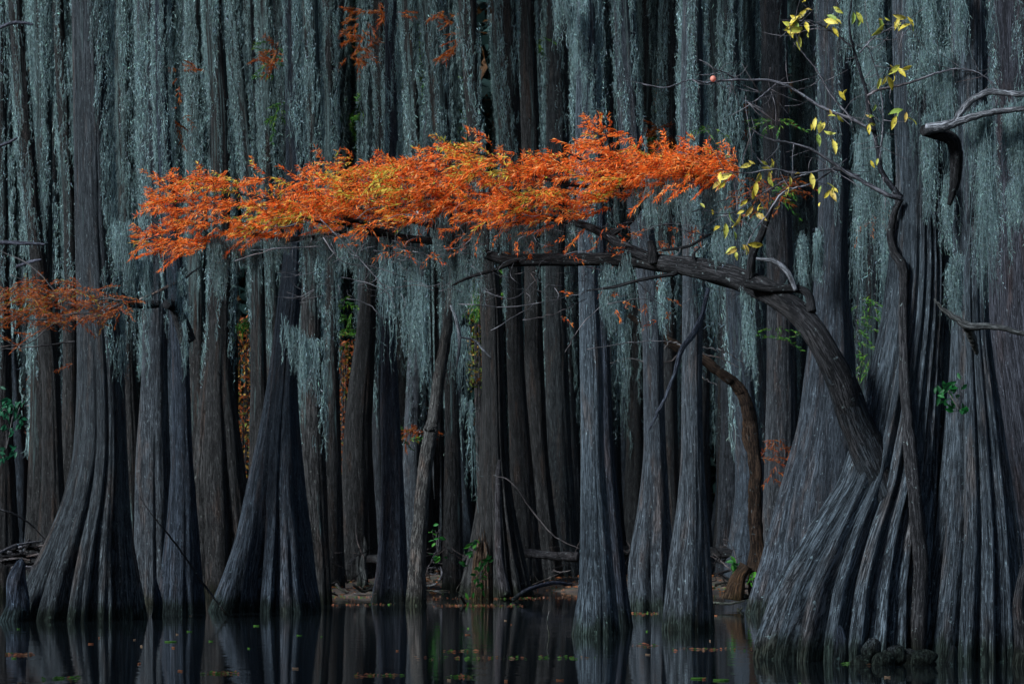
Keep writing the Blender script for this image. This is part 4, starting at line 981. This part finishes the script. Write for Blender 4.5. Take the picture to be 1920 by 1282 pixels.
# litter on the bank
n = 9000
x = rg.uniform(-16, 16, n); y = rg.uniform(49.5, 62, n); z = ground_z(x, y); k = z > -.02; x, y, z = x[k], y[k], z[k]; n = len(x)
d = np.stack([rg.normal(0, 1, n), rg.normal(0, 1, n), rg.normal(0, .25, n)], 1)
cc = np.array([[.30, .10, .04], [.16, .07, .035], [.10, .06, .04], [.10, .16, .04], [.42, .16, .05]])[rg.choice(5, n, p=[.3, .3, .25, .08, .07])]
g = blades(rg, np.stack([x, y, z + .02], 1), d, rg.uniform(.06, .16, n), rg.uniform(.01, .03, n), cc)
tag(mesh_obj('leaf_litter', g[0], g[1], M_LEAF, None, tint=g[2], smooth=False), 'brown and rust fallen leaves covering the mud bank', 'leaf litter', kind='stuff')

# ================================================================ green sprigs
def sprig(label, pts, D, n, size, cols, name='leafy_sprig', stem=None, spread=14):
    o0 = P(pts[0][0], pts[0][1], D); rt = thing(name, o0, label, 'sprig', )
    lv_, c_ = [], []
    for _ in range(n):
        x, y = pts[int(rg.integers(0, len(pts)))]; lv_.append(P(x + rg.normal(0, spread), y + rg.normal(0, spread * .8), D + rg.normal(0, .06))); c_.append(cols[int(rg.integers(0, len(cols)))])
    g = leaves(rg, lv_, size * rg.uniform(.6, 1.2, n), np.array(c_), .25, .42)
    mesh_obj('leaves', g[0], g[1], M_LEAF, rt, tint=g[2], origin=o0)
    tubes_obj('stem', [tube(rg, pl(list(pts) if len(pts) > 2 else [pts[0], ((pts[0][0] + pts[-1][0]) / 2 + 4, (pts[0][1] + pts[-1][1]) / 2), pts[-1]], D), [.008, .007, .004], 5, 16)] +
              [tube(rg, [P(pts[0][0], pts[0][1], D), q_ ], [.003, .002], 4, 4) for q_ in lv_[:8]], M_TWIG, rt, o0)
GR = [np.array([.022, .13, .022]), np.array([.045, .17, .02]), np.array([.015, .08, .02])]
sprig('bright green sprig on the front of the crumbling stump', [(893,1105),(900,1085),(903,1062),(912,1052)], 46.2, 30, .14, GR, spread=7)
sprig('green sprig on the left side of the crumbling stump', [(866,1055),(880,1035),(888,1018)], 46.6, 18, .15, GR, spread=5)
sprig('small green sprig standing between the slanting stem and the central tree', [(822,1040),(818,1010),(820,996)], 49, 16, .14, GR, spread=7)
sprig('dark green leafy sprig on the column fluted trunk at right', [(1800,770),(1785,745),(1778,730),(1790,722)], 24.8, 34, .10, [np.array([.012, .14, .025]), np.array([.01, .08, .02])], spread=10)
sprig('teal green leaves at the left edge above the dark twigs', [(10,850),(20,800),(25,760),(5,770)], 40, 80, .11, [np.array([.015, .11, .05]), np.array([.01, .07, .035])], spread=13)
sprig('tiny green sprig at the foot of the rotten dead tree', [(1412,1098),(1411,1085),(1411,1075)], 42.4, 12, .10, [np.array([.15, .5, .05])], spread=3)
sprig('green sprig on the bank left of the rotten dead tree', [(1378,1072),(1378,1062),(1380,1055)], 44, 12, .14, GR, spread=4)

# ================================================================ floating leaves and duckweed
def pondleaf(x, y, D, L_, col, label, group, name='floating_leaf', round_=False):
    p = P(x, y, D); p[2] = .006; a_ = rg.uniform(0, 3.14); n = 12
    u = np.linspace(0, 2 * np.pi, n, endpoint=False)
    rr = np.ones(n) if round_ else .36 + .64 * np.abs(np.cos(u)) ** 1.2
    X = np.cos(u) * L_ * .5; Y = np.sin(u) * L_ * (.5 if round_ else .22)
    V = np.stack([X * math.cos(a_) - Y * math.sin(a_), X * math.sin(a_) + Y * math.cos(a_), .004 + .004 * np.cos(u * 2 + 1) * (0 if round_ else 1)], 1)
    V = np.vstack([V, V * [1, 1, 0] + [0, 0, -.004], [[0, 0, .002]], [[0, 0, -.006]]])
    j = np.arange(n); jn = (j + 1) % n; je = np.arange(0, n, 2)
    F = np.vstack([np.stack([j, jn, n + jn, n + j], 1), np.stack([je, (je + 1) % n, (je + 2) % n, np.full_like(je, 2 * n)], 1), np.stack([n + je, n + (je + 1) % n, n + (je + 2) % n, np.full_like(je, 2 * n + 1)], 1)])
    o = mesh_obj(name, V, F, M_LEAF, None, tint=np.tile(col, (len(V), 1)), smooth=False); o.location = tuple(p)
    return tag(o, label, 'floating leaf', group)
wd = lambda y: 6204 / (y - 992)
for x, y in ((1310,1272),(1352,1275),(320,1203)):
    pondleaf(x, y, wd(y), .13 if x > 400 else .13, (.08, .20, .03), {1310: 'round green pad floating in open water, left one of the pair right of centre', 1352: 'round green pad floating in open water, right one of the pair right of centre', 320: 'round green pad floating before the big flared cypress'}[x], None, 'lily_pad', True)
for k in range(40):
    y = rg.uniform(1142, 1285); x = rg.uniform(-20, 1400) if y < 1235 else rg.uniform(-20, 1940)
    c_ = [(.30, .11, .05), (.22, .14, .09), (.08, .20, .03), (.34, .22, .14)][int(rg.choice(4, p=[.4, .25, .2, .15]))]
    pondleaf(x, y, wd(y), rg.uniform(.025, .075), c_, 'small fallen leaf floating alone on the dark still water', 'fallen leaves floating on the pond')
# drifts of duckweed and needles
B_, D__, C__ = [], [], []
for (x0, x1, y, n, gcol) in ((740,1140,1233,260,.5),(815,900,1221,60,.4),(0,75,1227,180,.1),(60,170,1272,90,.8),(380,450,1262,150,.6),(650,760,1266,160,.4),(840,890,1268,90,.7),(790,1090,1121,700,.12),(800,985,1135,500,.08),(610,700,1118,260,.5),(1140,1240,1150,240,.2),(1240,1420,1217,120,.1),(1560,1640,1243,120,.8),(1180,1230,1210,60,.3),(610,760,1133,160,.2)):
    n = int(n * .28); xx = rg.uniform(x0, x1, n) * .4 + (x0 + (x1 - x0) * rg.choice([.1, .25, .5, .55, .8, .95], n)) * .6; yy = y + rg.normal(0, 1.3, n)
    for a_, b_ in zip(xx, yy):
        p = P(a_, b_, wd(b_)); p[2] = .008; B_.append(p)
        D__.append([rg.normal(), rg.normal(), 0]); C__.append((.06, .15, .025) if rg.random() < gcol else [(.30, .10, .05), (.18, .09, .05)][int(rg.integers(0, 2))])
B_ = np.array(B_); g = blades(rg, B_, np.array(D__, dtype=float), rg.uniform(.03, .07, len(B_)), rg.uniform(.006, .014, len(B_)), np.array(C__), .1)
g[0][:, 2] = np.maximum(g[0][:, 2], .004)
tag(mesh_obj('duckweed', g[0], g[1], M_LEAF, None, tint=g[2], smooth=False), 'thin drifts of duckweed and fallen needles on the dark water', 'duckweed', kind='stuff')

# ================================================================ bright autumn bushes glimpsed in the gaps
rg = np.random.default_rng(88)
def bush(label, x0, x1, y0, y1, D, n, pal, pp):
    o0 = P((x0 + x1) / 2, y1, D); o0[2] = 0.1; rt = thing('autumn_bush', o0, label, 'bush')
    pts = np.array([P(rg.uniform(x0, x1), rg.uniform(y0, y1), D + rg.normal(0, .5)) for _ in range(n)])
    pts += np.repeat(rg.normal(0, .12, (n // 6 + 1, 3)), 6, axis=0)[:n]
    g = blades(rg, pts, rg.normal(0, 1, (n, 3)), rg.uniform(.08, .16, n), rg.uniform(.015, .035, n), np.array(pal)[rg.choice(len(pal), n, p=pp)])
    mesh_obj('foliage', g[0], g[1], M_LEAF, rt, tint=g[2], origin=o0, smooth=False)
    w_ = (x1 - x0) / 2; c_ = (x0 + x1) / 2
    tubes_obj('stem', [tube(rg, [o0 - [0, 0, .3], P(c_ + rg.uniform(-.5, .5) * w_, (y0 + y1) / 2, D), P(c_ + rg.uniform(-1, 1) * w_, y0, D)], [.03, .02, .01], 6, 16) for _ in range(5)], M_TWIG, rt, o0)
AUT = [[.85, .24, .07], [.85, .52, .12], [.3, .4, .08], [.6, .16, .07]]  # autumn tones brightened in the colour for sunlight that never reaches the gaps
bush('orange and yellow bush glimpsed in the gap left of the bent tree', 435, 480, 600, 960, 66, 1300, AUT, [.4, .3, .15, .15])
bush('orange red bush glimpsed in the gap right of the slim mossy trunk', 626, 660, 640, 900, 66, 800, AUT, [.5, .1, .1, .3])
bush('green and yellow bush glimpsed left of the central cypress', 878, 925, 480, 720, 66, 800, AUT, [.15, .3, .5, .05])
bush('reddish bush glimpsed at the far left behind the dark trunks', 60, 150, 690, 900, 66, 900, [[.6, .16, .08], [.4, .2, .1], [.2, .3, .08]], [.6, .3, .1])
bush('dim green shrub glimpsed above the orange leaves near centre', 770, 870, 30, 300, 70, 1200, [[.12, .32, .05], [.3, .4, .06]], [.7, .3])
bush('dim rusty shrub behind the moss wrapped narrow trunk', 1195, 1280, 150, 330, 70, 800, [[.4, .14, .05], [.2, .3, .05]], [.7, .3])
